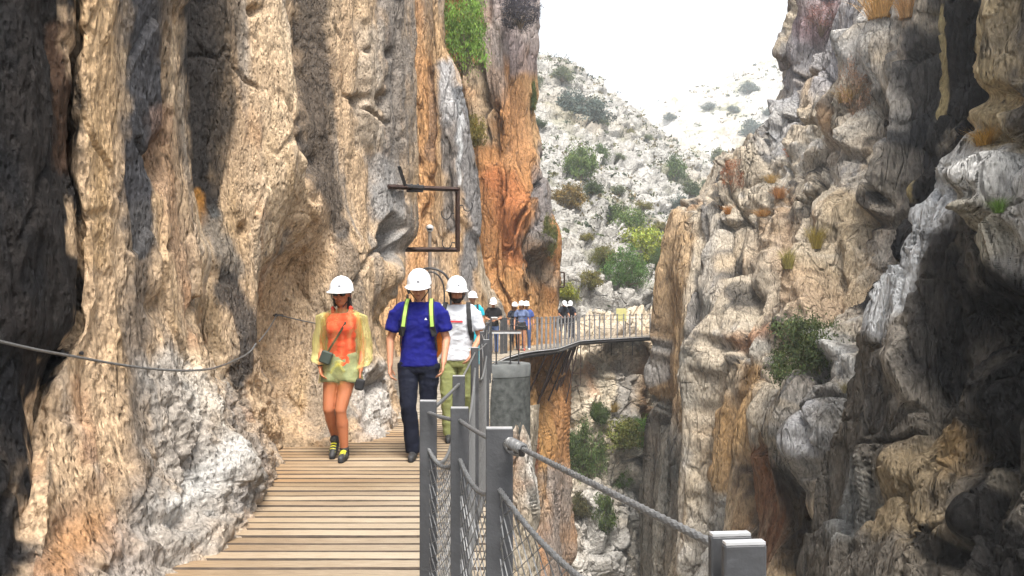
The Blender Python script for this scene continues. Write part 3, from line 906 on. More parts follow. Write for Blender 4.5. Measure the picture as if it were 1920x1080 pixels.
o = sheet('cliff_right', [
    [(-420, 1740, 60), (0, 1640, 60), (300, 1500, 58), (600, 1340, 55), (1300, 1300, 50)],
    [(-420, 1700, 36), (0, 1512, 37), (60, 1482, 37), (100, 1466, 37), (130, 1484, 37), (200, 1460, 37), (265, 1438, 37), (300, 1362, 36.5), (380, 1326, 36), (430, 1289, 36), (620, 1256, 35.5), (700, 1248, 35), (740, 1259, 35), (800, 1246, 34), (1080, 1233, 32), (1300, 1226, 31)],
    [(-420, 1690, 33), (0, 1505, 33), (60, 1476, 33), (100, 1460, 33), (130, 1478, 33), (200, 1455, 33), (265, 1433, 33), (285, 1395, 33), (300, 1356, 33), (340, 1342, 32.8), (380, 1321, 32.8), (430, 1284, 32.6), (520, 1266, 32.5), (620, 1251, 32.3), (700, 1243, 32), (740, 1255, 32), (800, 1242, 31.5), (1080, 1229, 30), (1300, 1221, 29)],
    [(-420, 1720, 31), (0, 1530, 31), (130, 1505, 31), (265, 1462, 30.5), (300, 1392, 30.8), (380, 1340, 30.6), (430, 1306, 30.5), (620, 1272, 30.2), (800, 1265, 29.5), (1080, 1250, 28), (1300, 1240, 27)],
    [(-420, 1740, 29.5), (0, 1570, 29.5), (130, 1540, 29.5), (270, 1495, 29), (340, 1425, 29.5), (430, 1345, 29.5), (620, 1318, 29), (800, 1310, 28.2), (1080, 1300, 27), (1300, 1290, 26)],
    [(-420, 1760, 27), (0, 1640, 27), (130, 1610, 27), (270, 1570, 26.5), (340, 1520, 26), (430, 1460, 26.3), (560, 1410, 26), (640, 1400, 25.2), (700, 1392, 24.4), (800, 1380, 24.2), (1080, 1375, 23), (1300, 1370, 22)],
    [(-420, 1790, 24), (0, 1690, 24), (200, 1660, 24), (400, 1600, 23.5), (560, 1530, 23.5), (680, 1470, 22.6), (740, 1455, 20.4), (850, 1440, 20.4), (1080, 1430, 20), (1300, 1420, 19)],
    [(-420, 1810, 21.5), (0, 1760, 21.5), (200, 1730, 21.5), (400, 1680, 21.5), (560, 1600, 21.5), (690, 1545, 20.6), (740, 1530, 18.4), (850, 1510, 18.2), (1080, 1500, 18), (1300, 1490, 17)],
    [(-420, 1840, 20), (0, 1810, 20), (200, 1795, 20), (350, 1745, 20), (500, 1670, 20), (600, 1630, 19), (690, 1590, 18.2), (740, 1575, 17), (900, 1555, 16.4), (1080, 1545, 16), (1300, 1540, 15)],
    [(-420, 1900, 18.5), (0, 1880, 18.5), (200, 1870, 18.5), (350, 1830, 18), (500, 1740, 17.5), (600, 1690, 17), (700, 1660, 16), (900, 1640, 15), (1080, 1620, 14.5), (1300, 1620, 14)],
    [(-420, 2050, 16), (0, 2050, 16), (500, 1900, 15.5), (900, 1800, 13.5), (1300, 1780, 12.5)],
], (-420, 1300), rock_mid, res=2.0, disp=disp_right, paint=paint_right,
    dents=[(1500, 690, 46, 20, -1.3), (1430, 790, 20, 60, .4), (1530, 830, 40, 70, .6), (1400, 930, 10, 70, -.9), (1490, 970, 24, 80, -1.0), (1440, 960, 26, 60, -.3),
           (1590, 670, 24, 26, .9), (1290, 560, 22, 200, .5), (1340, 600, 14, 160, .25), (1400, 560, 14, 30, -.6), (1375, 650, 20, 12, -.5), (1450, 560, 12, 40, -.5),
           (1660, 100, 34, 70, .7), (1600, 240, 40, 60, .5), (1580, 420, 30, 70, .6), (1820, 110, 16, 80, -1.0), (1250, 760, 12, 30, -.5)],
    grooves=[([(1468, 120), (1500, 150), (1530, 130)], 4, .6), ([(1430, 290), (1455, 250), (1475, 180)], 4, .4), ([(1356, 300), (1365, 370), (1400, 420)], 4, .5), ([(1385, 350), (1430, 330), (1460, 310)], 3, .5),
             ([(1540, 300), (1520, 420), (1530, 560)], 6, .8), ([(1600, 120), (1560, 260), (1530, 380)], 6, .7), ([(1640, 180), (1640, 330), (1610, 460)], 6, .7), ([(1500, 330), (1480, 470), (1450, 560)], 5, .6),
             ([(1325, 420), (1310, 600), (1300, 800)], 5, .5), ([(1355, 640), (1350, 760), (1330, 900), (1320, 1080)], 6, .6), ([(1240, 540), (1250, 700)], 3, .3),
             ([(1420, 780), (1440, 860), (1435, 930)], 7, .6), ([(1590, 760), (1560, 860), (1560, 940)], 8, .7), ([(1500, 760), (1480, 880)], 4, .4), ([(1540, 760), (1530, 900)], 4, .4), ([(1690, 40), (1700, 200), (1690, 330)], 5, .5), ([(1750, 30), (1755, 200), (1735, 360)], 5, .5)])
tag(o, kind='structure')


def disp_rnear(P, x, y, N):
    D = fbm(P * np.float32((.9, .9, .18)), 4, .55) * .30
    D += fbm(P * np.float32((1.7, 1.7, .6)) + 3, 3, .55) * .16
    D += cells(P, (1.5, 1.5, .55), .25 * perlin(P * np.float32((1.3, 1.3, .5))), .24, .28, .12)
    D += cells(P, (4.5, 4.5, 1.5), .2 * perlin(P * np.float32((3, 3, 1))), .06, .09, .045)
    return D


def paint_rnear(P, x, y, D):
    c = base_cols(P, .5, (.10, .088, .075), (.17, .145, .115), (.05, .047, .045))
    fine = fbm(P * np.float32((3, 3, 1.4)), 4)
    c = strokes(c, x, y, [
        ([(1890, -200), (1880, 120), (1860, 260)], [50, 50, 40], (.47, .37, .22), .9, .5),
        ([(1846, 0), (1835, 200), (1800, 320)], [10, 9, 12], (.52, .50, .47), .8, .6),  # pale highlight painted along the upper ridge
        ([(1800, 300), (1840, 340), (1900, 310)], [34, 50, 40], (.56, .55, .53), .9, .5),
        ([(1850, 380), (1880, 450)], 24, (.42, .38, .30), .7, .7),
        ([(1770, 370), (1730, 450), (1680, 540), (1640, 610)], [26, 28, 26, 20], (.62, .63, .64), .92, .5),  # ridge highlight painted into the rock colour, lower run
        ([(1900, 350), (1905, 500), (1910, 560)], 14, (.50, .48, .45), .7, .6),
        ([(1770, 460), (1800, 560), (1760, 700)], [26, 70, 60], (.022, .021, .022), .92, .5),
        ([(1880, 560), (1890, 720)], [60, 60], (.010, .010, .011), .96, .4),  # shade inside the hollow, painted black
        ([(1690, 600), (1680, 660), (1720, 760)], [16, 20, 20], (.35, .31, .26), .7, .7),
        ([(1650, 680), (1660, 780)], 20, (.09, .082, .075), .7, .6),
        ([(1760, 830), (1720, 900), (1650, 960), (1740, 980)], [36, 46, 40, 46], (.25, .19, .115), .8, .7),
        ([(1800, 820), (1780, 860)], 22, (.30, .19, .08), .6, .8),
        ([(1620, 900), (1600, 1000)], 34, (.24, .245, .24), .8, .6),
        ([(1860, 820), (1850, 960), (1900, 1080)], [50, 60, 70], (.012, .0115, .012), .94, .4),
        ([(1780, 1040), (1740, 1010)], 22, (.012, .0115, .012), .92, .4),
        ([(1900, 600), (1898, 780)], 7, (.34, .335, .33), .7, .7),
        ([(1900, 900), (1890, 990)], 10, (.30, .26, .20), .5, .8),
    ], fine)
    return c


o = sheet('cliff_right_near', [
    [(-420, 1960, 20), (200, 1900, 20), (600, 1760, 20), (1300, 1660, 18)],
    [(-420, 1912, 13), (0, 1888, 13.5), (200, 1866, 13.5), (330, 1808, 13.5), (500, 1700, 14), (640, 1630, 14), (760, 1608, 14), (1080, 1545, 13), (1300, 1505, 12.5)],
    [(-420, 1910, 11), (0, 1882, 11), (100, 1872, 11), (200, 1860, 11), (260, 1828, 11), (330, 1802, 11), (400, 1747, 11.3), (500, 1694, 11.8), (580, 1652, 12), (640, 1624, 12), (700, 1613, 12.2), (760, 1602, 12.2), (850, 1592, 12), (1080, 1540, 11.3), (1300, 1500, 10.8)],
    [(-420, 1925, 10.2), (0, 1905, 10.2), (200, 1885, 10.2), (300, 1845, 10.1), (400, 1790, 10.3), (500, 1735, 10.6), (640, 1672, 10.9), (760, 1650, 11), (900, 1640, 10.8), (1080, 1610, 10.2), (1300, 1580, 9.8)],
    [(-420, 1950, 9.4), (0, 1940, 9.4), (200, 1915, 9.4), (300, 1885, 9.3), (400, 1850, 9.6), (500, 1800, 10), (640, 1740, 10.2), (760, 1720, 10.2), (900, 1710, 9.8), (1080, 1690, 9.2), (1300, 1670, 8.8)],
    [(-420, 2010, 8.6), (0, 2000, 8.6), (200, 1980, 8.6), (400, 1910, 8.8), (500, 1870, 9.3), (640, 1830, 9.8), (760, 1810, 9.6), (900, 1800, 9.0), (1080, 1780, 8.5), (1300, 1770, 8)],
    [(-420, 2100, 7.8), (0, 2080, 7.8), (200, 2060, 7.8), (400, 1985, 8.0), (640, 1910, 8.7), (900, 1890, 8.2), (1080, 1880, 7.6), (1300, 1870, 7.2)],
    [(-420, 2300, 6.6), (200, 2280, 6.6), (640, 2120, 7.0), (1080, 2100, 6.4), (1300, 2100, 6.2)],
    [(-420, 2900, 4.6), (640, 2700, 4.8), (1300, 2700, 4.4)],
    [(-420, 4300, 2.6), (640, 4300, 2.6), (1300, 4300, 2.4)],
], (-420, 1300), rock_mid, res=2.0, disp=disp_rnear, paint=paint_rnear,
    dents=[(1880, 620, 50, 70, -.8), (1860, 180, 40, 20, -.2), (1900, 195, 22, 20, -.5), (1840, 330, 44, 30, .35), (1870, 400, 34, 24, .3), (1800, 1040, 26, 22, -.7), (1700, 680, 26, 50, .3), (1690, 880, 60, 50, .25), (1780, 700, 24, 60, -.3), (1850, 860, 40, 60, -.3), (1860, 250, 26, 14, -.3)],
    grooves=[([(1800, 360), (1820, 420), (1860, 470), (1870, 540)], 8, .35), ([(1700, 620), (1730, 700), (1760, 760)], 8, .25), ([(1850, 450), (1900, 380)], 6, .3), ([(1720, 540), (1735, 640), (1740, 740)], 6, .22), ([(1600, 850), (1690, 830), (1790, 770)], 5, .2), ([(1790, 560), (1800, 680), (1790, 760)], 7, .2), ([(1890, 700), (1880, 840)], 7, .3)])
tag(o, kind='structure')


# ---- the hillside beyond
def disp_hill(P, x, y, N):
    D = fbm(P * np.float32((.05, .05, .05)), 4, .5) * 2.2
    D += cells(P, (.22, .22, .5), .5 * perlin(P * .12), 1.2, .45, 1.0, .08)
    D += cells(P, (.8, .8, 1.9), .5 * perlin(P * .3), .7, .22, .55, .11)
    D += fbm(P * .9, 3, .6, ridged=True) * .25
    return D


def paint_hill(P, x, y, D):
    c = base_cols(P, .06, (.37, .355, .33), (.32, .28, .225), (.26, .25, .235), (1, 1, 1.2))
    gr = fbm(P * np.float32((.12, .12, .2)) + 60, 4, .6)
    c = mixc(c, (.13, .13, .055), sstep(.06, .4, gr) * .65)
    c = mixc(c, (.12, .115, .105), sstep(.10, .35, fbm(P * np.float32((.7, .7, 1.6)) + 80, 4, .6)) * .7)
    return c


def hcol(px, pts):
    return [(k, px + dx, py, Y) for k, (dx, py, Y) in enumerate(pts)]


o = sheet('hillside', [
    hcol(760, [(0, 660, 40), (0, 600, 44), (0, 500, 52), (0, 400, 62), (0, 260, 80), (0, 90, 104), (0, 40, 118), (0, 70, 150)]),
    hcol(900, [(0, 660, 40), (0, 600, 43), (0, 500, 51), (0, 400, 62), (0, 260, 80), (0, 110, 104), (0, 75, 118), (0, 100, 150)]),
    hcol(1000, [(0, 660, 40), (0, 600, 43), (0, 500, 50), (0, 400, 62), (0, 280, 80), (0, 160, 104), (0, 108, 118), (0, 130, 150)]),
    hcol(1090, [(0, 660, 41), (0, 600, 43.5), (0, 520, 49), (0, 420, 62), (0, 310, 80), (0, 200, 104), (0, 150, 118), (0, 180, 150)]),
    hcol(1170, [(0, 660, 43), (0, 600, 44.5), (0, 540, 49), (0, 450, 62), (0, 350, 80), (0, 260, 104), (0, 200, 118), (0, 225, 150)]),
    hcol(1250, [(0, 660, 45), (0, 610, 47), (0, 550, 52), (0, 480, 64), (0, 390, 84), (0, 310, 108), (0, 262, 122), (0, 285, 150)]),
    hcol(1350, [(0, 670, 48), (0, 620, 50), (0, 570, 56), (0, 510, 68), (0, 430, 90), (0, 360, 112), (0, 315, 126), (0, 340, 155)]),
    hcol(1500, [(0, 690, 54), (0, 640, 56), (0, 600, 62), (0, 550, 75), (0, 480, 98), (0, 420, 118), (0, 370, 132), (0, 390, 160)]),
    hcol(1750, [(0, 700, 60), (0, 660, 62), (0, 620, 70), (0, 570, 84), (0, 510, 108), (0, 460, 126), (0, 420, 140), (0, 430, 170)]),
], (0, 7), rock_far, res=2.2, tres=.0125, disp=disp_hill, paint=paint_hill, dense=(0.2, 6.4))
tag(o, kind='structure')


o = sheet('hillside_far', [
    hcol(700, [(0, 420, 150), (0, 300, 190), (0, 240, 230), (0, 225, 260), (0, 260, 330)]),
    hcol(1000, [(0, 440, 150), (0, 320, 190), (0, 260, 230), (0, 240, 260), (0, 270, 330)]),
    hcol(1200, [(0, 460, 150), (0, 320, 190), (0, 240, 230), (0, 205, 260), (0, 240, 330)]),
    hcol(1330, [(0, 470, 150), (0, 310, 190), (0, 210, 230), (0, 160, 260), (0, 200, 330)]),
    hcol(1460, [(0, 480, 150), (0, 290, 190), (0, 170, 230), (0, 108, 260), (0, 150, 330)]),
    hcol(1650, [(0, 480, 150), (0, 270, 190), (0, 130, 230), (0, 60, 260), (0, 100, 330)]),
    hcol(2000, [(0, 480, 150), (0, 250, 190), (0, 90, 230), (0, 10, 260), (0, 60, 330)]),
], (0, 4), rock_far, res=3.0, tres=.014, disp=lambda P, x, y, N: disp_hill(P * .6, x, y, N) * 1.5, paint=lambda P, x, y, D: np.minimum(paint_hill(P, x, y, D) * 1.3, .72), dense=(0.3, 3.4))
tag(o, kind='structure')

# gorge floor far below, out of sight from the walkway
gx = np.linspace(-260, 300, 41); gy = np.linspace(-60, 420, 41)
GX, GY = np.meshgrid(gx, gy, indexing='ij')
GP = np.stack([GX.ravel(), GY.ravel(), np.full(GX.size, -46.0)], axis=1)
GP[:, 2] += fbm(GP * .02, 3) * 2.5
ii = np.arange(41 * 41).reshape(41, 41)
gf = np.stack([ii[:-1, :-1], ii[1:, :-1], ii[1:, 1:], ii[:-1, 1:]], axis=-1).reshape(-1, 4)
tag(mesh_np('ground', GP, gf, rock_far, cols=np.tile(np.float32((.33, .30, .25)), (len(GP), 1))), kind='structure')
# ------------------------------------------------------------------ boardwalk
def wood_mat():
    m, nt, N, L, P = new_mat('weathered_wood')
    tc = N.new('ShaderNodeTexCoord'); oi = N.new('ShaderNodeObjectInfo')
    add = N.new('ShaderNodeVectorMath'); add.operation = 'ADD'
    geo = N.new('ShaderNodeNewGeometry')
    L.new(geo.outputs['Position'], add.inputs[0])
    sc = N.new('ShaderNodeVectorMath'); sc.operation = 'SCALE'; sc.inputs[3].default_value = 37.0
    cb = N.new('ShaderNodeCombineXYZ'); L.new(oi.outputs['Random'], cb.inputs[0]); L.new(oi.outputs['Random'], cb.inputs[2])
    L.new(cb.outputs[0], sc.inputs[0]); L.new(sc.outputs[0], add.inputs[1])
    mp = N.new('ShaderNodeMapping'); mp.inputs['Scale'].default_value = (7, 95, 95)
    L.new(add.outputs[0], mp.inputs['Vector'])
    gr = N.new('ShaderNodeTexNoise'); gr.inputs['Scale'].default_value = 1.4; gr.inputs['Detail'].default_value = 8; gr.inputs['Roughness'].default_value = .7
    L.new(mp.outputs[0], gr.inputs['Vector'])
    bl = N.new('ShaderNodeTexNoise'); bl.inputs['Scale'].default_value = 1.1; bl.inputs['Detail'].default_value = 4
    L.new(geo.outputs['Position'], bl.inputs['Vector'])
    # brown where sand is trodden in, bleached where it is worn clean
    r = N.new('ShaderNodeValToRGB')
    r.color_ramp.elements[0].position = .30; r.color_ramp.elements[0].color = (.085, .055, .036, 1)
    r.color_ramp.elements[1].position = .72; r.color_ramp.elements[1].color = (.36, .29, .205, 1)
    e = r.color_ramp.elements.new(.5); e.color = (.195, .135, .078, 1)
    ad = N.new('ShaderNodeMath'); ad.operation = 'MULTIPLY_ADD'; ad.inputs[1].default_value = .55
    L.new(gr.outputs['Fac'], ad.inputs[0])
    m2 = N.new('ShaderNodeMath'); m2.operation = 'MULTIPLY_ADD'; m2.inputs[1].default_value = .30; m2.inputs[2].default_value = .06
    L.new(bl.outputs['Fac'], m2.inputs[0])
    m3 = N.new('ShaderNodeMath'); m3.operation = 'MULTIPLY_ADD'; m3.inputs[1].default_value = .19
    L.new(oi.outputs['Random'], m3.inputs[0]); L.new(m2.outputs[0], m3.inputs[2])
    L.new(m3.outputs[0], ad.inputs[2])
    L.new(ad.outputs[0], r.inputs[0])
    # sandy orange wash along the foot of the rock
    at = N.new('ShaderNodeAttribute'); at.attribute_name = 'Col'
    sx = N.new('ShaderNodeSeparateColor'); L.new(at.outputs['Color'], sx.inputs[0])
    n3 = N.new('ShaderNodeMath'); n3.operation = 'MULTIPLY'; L.new(sx.outputs[0], n3.inputs[0]); L.new(gr.outputs['Fac'], n3.inputs[1])
    n4 = N.new('ShaderNodeMath'); n4.operation = 'MULTIPLY'; n4.inputs[1].default_value = 1.5; n4.use_clamp = True; L.new(n3.outputs[0], n4.inputs[0])
    mx = N.new('ShaderNodeMix'); mx.data_type = 'RGBA'; mx.inputs[7].default_value = (.32, .185, .085, 1)
    bm = N.new('ShaderNodeMix'); bm.data_type = 'RGBA'; bm.inputs[7].default_value = (.40, .375, .32, 1)
    b1 = N.new('ShaderNodeMath'); b1.operation = 'MULTIPLY'; L.new(sx.outputs[1], b1.inputs[0]); L.new(gr.outputs['Fac'], b1.inputs[1])
    b2 = N.new('ShaderNodeMath'); b2.operation = 'MULTIPLY'; b2.inputs[1].default_value = 1.7; b2.use_clamp = True; L.new(b1.outputs[0], b2.inputs[0])
    L.new(b2.outputs[0], bm.inputs[0]); L.new(r.outputs['Color'], bm.inputs[6])
    L.new(n4.outputs[0], mx.inputs[0]); L.new(bm.outputs[2], mx.inputs[6])
    L.new(mx.outputs[2], P.inputs['Base Color'])
    P.inputs['Roughness'].default_value = .72
    P.inputs['Specular IOR Level'].default_value = .3
    b = N.new('ShaderNodeBump'); b.inputs['Strength'].default_value = .6; b.inputs['Distance'].default_value = .006
    L.new(gr.outputs['Fac'], b.inputs['Height']); L.new(b.outputs['Normal'], P.inputs['Normal'])
    return m


wood = wood_mat()
gap_dark = pmat('dark_gap_edge', (.055, .04, .03), rough=.9, var=.5, scale=12)  # edge dirt, with the shade of the gaps painted in
steel = pmat('galvanised_steel', (.06, .061, .065), rough=.5, metal=.25, var=.3, scale=14, bump=.15, bscale=90)
steel_light = pmat('bright_steel', (.62, .62, .63), rough=.38, metal=.6, var=.2, scale=20)
rope_m = pmat('steel_rope', (.14, .14, .14), rough=.4, metal=.3, var=.25, scale=60)
rust_m = pmat('rusty_iron', (.045, .024, .018), rough=.7, metal=.2, var=.4, scale=14, bump=.3, bscale=60)
dark_iron = pmat('dark_iron', (.05, .048, .05), rough=.5, metal=.5, var=.3, scale=12)

FOOT_Y = [-2, 0, 3.5, 4.3, 4.9, 5.8, 6.4, 6.9, 7.3, 7.9, 8.25, 8.5, 8.8, 9.4, 10.1, 10.6, 12, 14, 17]
FOOT_X = [-1.9, -1.9, -1.85, -1.82, -1.84, -1.93, -2.0, -2.16, -2.42, -2.5, -2.35, -1.98, -1.66, -1.58, -1.5, -1.75, -2.3, -2.7, -2.95]
EDGE_Y = [-2, .9, 1.3, 1.645, 1.97, 2.12, 2.9, 4.9, 6.0, 8.0, 12, 17]
EDGE_X = [.75, .36, .19, .05, -.06, -.14, -.12, -.13, -.11, -.22, -.33, -.42]

deck = thing('boardwalk', (0, 0, 0))
tag(deck, kind='structure')
PITCH, TH = .155, .05


def plank(rA, lA, rB, lB, n=6, lift=0.0, sand=(0, 0), bleach=(0, 0)):
    """One board between station A (near) and B (far), from the left end to the right edge, slightly worn."""
    rng_l = np.linspace(0, 1, n)
    V, C = [], []
    top = lift
    c = .009
    for k in rng_l:
        a = lA + (rA - lA) * k; b = lB + (rB - lB) * k
        d = (b - a).normalized()
        w = (random.random() - .5) * .004
        z = top + w
        sec = [a + Vector((0, 0, -TH)), a + Vector((0, 0, z - c)), a + d * c + Vector((0, 0, z)), b - d * c + Vector((0, 0, z)), b + Vector((0, 0, z - c)), b + Vector((0, 0, -TH))]
        V += [tuple(p) for p in sec]
        dist = k * (rA - lA).length
        s = sand[0] * math.exp(-dist / sand[1]) if sand[1] else 0
        w_ = bleach[0] + (bleach[1] - bleach[0]) * k
        C += [(s, w_, 0)] * 6
    F = []
    for i in range(n - 1):
        for k in range(6):
            a, b = i * 6 + k, i * 6 + (k + 1) % 6
            F.append((a, b, b + 6, a + 6))
    me = bpy.data.meshes.new('plank')
    F.append((5, 4, 3, 2, 1, 0)); F.append(tuple((n - 1) * 6 + k for k in range(6)))
    me.from_pydata(V, [], F)
    at = me.color_attributes.new('Col', 'FLOAT_COLOR', 'POINT')
    at.data.foreach_set('color', [q for cc in C for q in (*cc, 1)])
    me.materials.append(wood); me.materials.append(gap_dark)
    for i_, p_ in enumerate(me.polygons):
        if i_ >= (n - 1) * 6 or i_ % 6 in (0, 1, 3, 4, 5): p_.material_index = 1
    o = bpy.data.objects.new('plank', me)
    return link(o, deck)


yy = .1
while yy < 17:
    y0, y1 = yy, yy + PITCH - (.014 + random.random() * .011)
    ext = .10 + random.random() * .07
    if 5.0 < yy < 7.0: ext = .02 + random.random() * .12
    lx0, lx1 = (np.interp(q, FOOT_Y, FOOT_X) - ext for q in (y0, y1))
    lx = min(lx0, lx1)
    rx = np.interp((y0 + y1) / 2, EDGE_Y, EDGE_X)
    bl = (.75, .75) if yy > 10.2 else ((0, .15) if yy > 6.2 else (.0, .45))
    sand = (1.0 if 6.5 < yy < 9.3 else .35, .75 if 6.5 < yy < 9.3 else .35)
    plank(Vector((rx, y0, 0)), Vector((lx, y0, 0)), Vector((rx, y1, 0)), Vector((lx, y1, 0)), lift=(random.random() - .5) * .006, sand=sand, bleach=bl)
    yy += PITCH

STA = [((-.42, 17), (-3.1, 17)), ((-.55, 20), (-3.5, 20)), ((-.2, 23), (-3.6, 23.4)), ((.3, 25.4), (-2.4, 27)), ((.7, 26.5), (-1.0, 29)),
       ((1.6, 28.2), (.3, 30.6)), ((2.9, 34.5), (1.3, 35.6)), ((4.2, 36.4), (3.2, 38.4)), ((6.3, 38.8), (5.3, 40.8)), ((8.2, 40.6), (7.2, 42.6))]
_sl = [0]
for a, b in zip(STA[:-1], STA[1:]):
    _sl.append(_sl[-1] + (Vector(b[0]) - Vector(a[0])).length)
SR = lambda s: Vector((np.interp(s, _sl, [q[0][0] for q in STA]), np.interp(s, _sl, [q[0][1] for q in STA]), 0))
SLF = lambda s: Vector((np.interp(s, _sl, [q[1][0] for q in STA]), np.interp(s, _sl, [q[1][1] for q in STA]), 0))
s = 0.0
while s < _sl[-1] - .25:
    e = s + .20
    plank(SR(s), SLF(s), SR(e), SLF(e), n=3, lift=(random.random() - .5) * .005, sand=(.4, .5), bleach=(.5, .6))
    s += .217
# bearers under the boards
for x0, y0, x1, y1 in ((-.35, .0, -.35, 17), (-1.2, .0, -1.2, 17)):
    pts = [(min(x0, np.interp(y, EDGE_Y, EDGE_X) - .06) if x0 > -1 else x0, y, -TH - .062) for y in np.linspace(y0, y1, 18)]
    MB().tube(pts, .06, 4).build('bearer', rust_m, deck)
for off in (.05, .9):
    pts = [SR(q) + (SLF(q) - SR(q)).normalized() * off + Vector((0, 0, -TH - .09)) for q in np.linspace(0, _sl[-1] - .3, 40)]
    MB().tube(pts, .085, 4).build('bearer', dark_iron, deck)
pts = [SR(q) + Vector((0, 0, -.035)) - (SLF(q) - SR(q)).normalized() * .018 for q in np.linspace(3.5, _sl[-1] - .3, 40)]
MB().tube(pts, .022, 4).build('edge_trim', steel_light, deck)
# iron struts and old rails under the far bend
strut_mat = rust_m
for (xa, ya, za, xb, yb, zb, r) in ((2.45, 32.6, -.15, .75, 30.2, -4.3, .045), (2.6, 33.2, -.15, 1.0, 30.6, -4.0, .035), (2.75, 34.0, -.15, 1.15, 31.2, -3.6, .045), (2.0, 30.4, -.15, .55, 29.6, -2.9, .035),
                                    (1.55, 28.2, -.15, .5, 28.6, -3.2, .04), (1.2, 27.4, -.15, .1, 27.8, -2.6, .035), (2.3, 31.6, -.15, 1.3, 30.8, -2.4, .03), (2.85, 34.3, -.15, 2.2, 33.6, -2.9, .03), (1.75, 29.0, -.15, 1.0, 29.5, -1.9, .03)):
    MB().tube([(xa, ya, za), ((xa + xb) / 2, (ya + yb) / 2, (za + zb) / 2), (xb, yb, zb)], r, 6).build('strut', strut_mat, deck)
MB().tube([(2.95, 34.4, -.2), (2.95, 34.4, -1.9), (2.7, 34.1, -1.95)], .022, 5).tube([(2.55, 34, -.2), (2.6, 34, -1.4), (2.95, 34.4, -1.4)], .022, 5).build('old_rail', rust_m, deck)
for px in (1105, 1127, 1146, 1168, 1186):
    q = W(px, 640, 38)
    MB().tube([(q.x, q.y, -.1), (q.x, q.y, -.75 - (px % 5) * .12)], .018, 5).build('hanger', dark_iron, deck)


# ------------------------------------------------------------------ guard rail
def sag(a, b, d, n=14):
    a, b = Vector(a), Vector(b)
    return [a.lerp(b, k / n) - Vector((0, 0, d * 4 * (k / n) * (1 - k / n))) for k in range(n + 1)]


def post_plate(mb, x, y, h, ang, w=.052, t=.012, z0=-.12):
    R_ = Matrix.Rotation(ang, 3, 'Z')
    mb.box((x, y, (h + z0) / 2), (w, t, h - z0), R_, bevel=.002)


def net(parent, A, B, topA, topB, dip, cell=.05, rad=.0014, z0=.06, h=.052):
    """Hand-tied steel net between two posts: zigzag strands that meet in diamonds."""
    A, B = Vector(A), Vector(B)
    Lh = (B - A).length
    n = max(2, int(round(Lh / cell)))
    mb = MB()
    top = lambda u: (topA + (topB - topA) * u) - dip * 4 * u * (1 - u)
    rows = int(1.05 / h)
    for k in range(n + 1):
        for s_ in (-1, 1):
            pts = []
            for j in range(rows + 1):
                u = (k + (.5 if (j % 2 == 0) else -.5) * s_) / n
                u = min(max(u, 0), 1)
                z = z0 + (top(u) - z0) * j / rows
                p = A.lerp(B, u); p.z = z
                pts.append(p)
            mb.tube(pts, rad, 3, caps=False)
    o = mb.build('net', rope_m, parent, smooth=True)
    tag(o, kind='stuff')
    return o


rail = thing('guard_rail', (0, 0, 0), label='grey steel post and cable guard rail with hanging net along the near boardwalk', cat='guard rail')
NP = [  # x, y, facing
    ('D', .245, .845, .10), ('C', -.026, 1.645, .02), ('B', -.129, 1.974, -.04), ('A', -.222, 2.12, -.08), ('E', -.192, 2.885, .0), ('F', -.225, 4.87, .0), ('G', -.194, 6.05, .0), ('H', -.30, 8.0, .0), ('I', -.36, 10.4, 0), ('J', -.40, 12.8, 0), ('K', -.42, 15.2, 0), ('L', -.46, 17.4, 0)]
TOPH = 1.2
pw = {'C': .056, 'D': .046}
for nm, x, y, a in NP:
    mb = MB()
    post_plate(mb, x, y, TOPH, a, w=pw.get(nm, .045))
    mb.build('post', steel, rail)
    MB().box((x, y, TOPH + .0012), (pw.get(nm, .045) - .003, .011, .003), Matrix.Rotation(a, 3, 'Z')).build('lit_top_edge', steel_light, rail)  # bright strip paints the light along the plate's top edge
    if nm in 'DF':      # doubled post where two lengths meet
        mb = MB(); post_plate(mb, x - .006, y + .032, TOPH, a, w=pw.get(nm, .045)); mb.build('post', steel, rail)
        MB().box((x - .006, y + .032, TOPH + .0012), (pw.get(nm, .045) - .003, .011, .003), Matrix.Rotation(a, 3, 'Z')).build('lit_top_edge', steel_light, rail)
PV = {nm: Vector((x, y, 0)) for nm, x, y, a in NP}


def rope(parent, pts, r, name='cable', fine=True):
    # resample finely so that the lay of the strands shows
    P_ = [Vector(p) for p in pts]
    if fine:
        out = []
        for a, b in zip(P_[:-1], P_[1:]):
            n = max(2, int((b - a).length / .004))
            out += [a.lerp(b, k / n) for k in range(n)]
        out.append(P_[-1])
        return MB().tube(out, r, 14, twist=(6, 1 / .085, .22)).build(name, rope_m, parent, smooth=True)
    return MB().tube(P_, r, 6).build(name, rope_m, parent, smooth=True)


hz = Vector((0, 0, TOPH - .035))
# thick hand cable from C past the lens to D and on
c0, d0 = PV['C'] + Vector((.010, -.008, TOPH - .022)), PV['D'] + Vector((-.012, .045, TOPH - .018))
rope(rail, [c0.lerp(d0, t) for t in (.12, .35, .6, .8, 1.0)], .0047, 'hand_cable')
rope(rail, [PV['D'] + Vector((.003, -.008, TOPH - .042)), PV['D'] + Vector((.05, -.16, TOPH - .10)), PV['D'] + Vector((.2, -.7, TOPH - .3))], .0052, 'hand_cable')
MB().lathe([(.010, -.001), (.010, .001)], PV['D'] + Vector((.001, -.0075, TOPH - .042)), 16, rot=Matrix.Rotation(math.radians(90), 3, 'X')).build('cable_hole', dark_iron, rail)
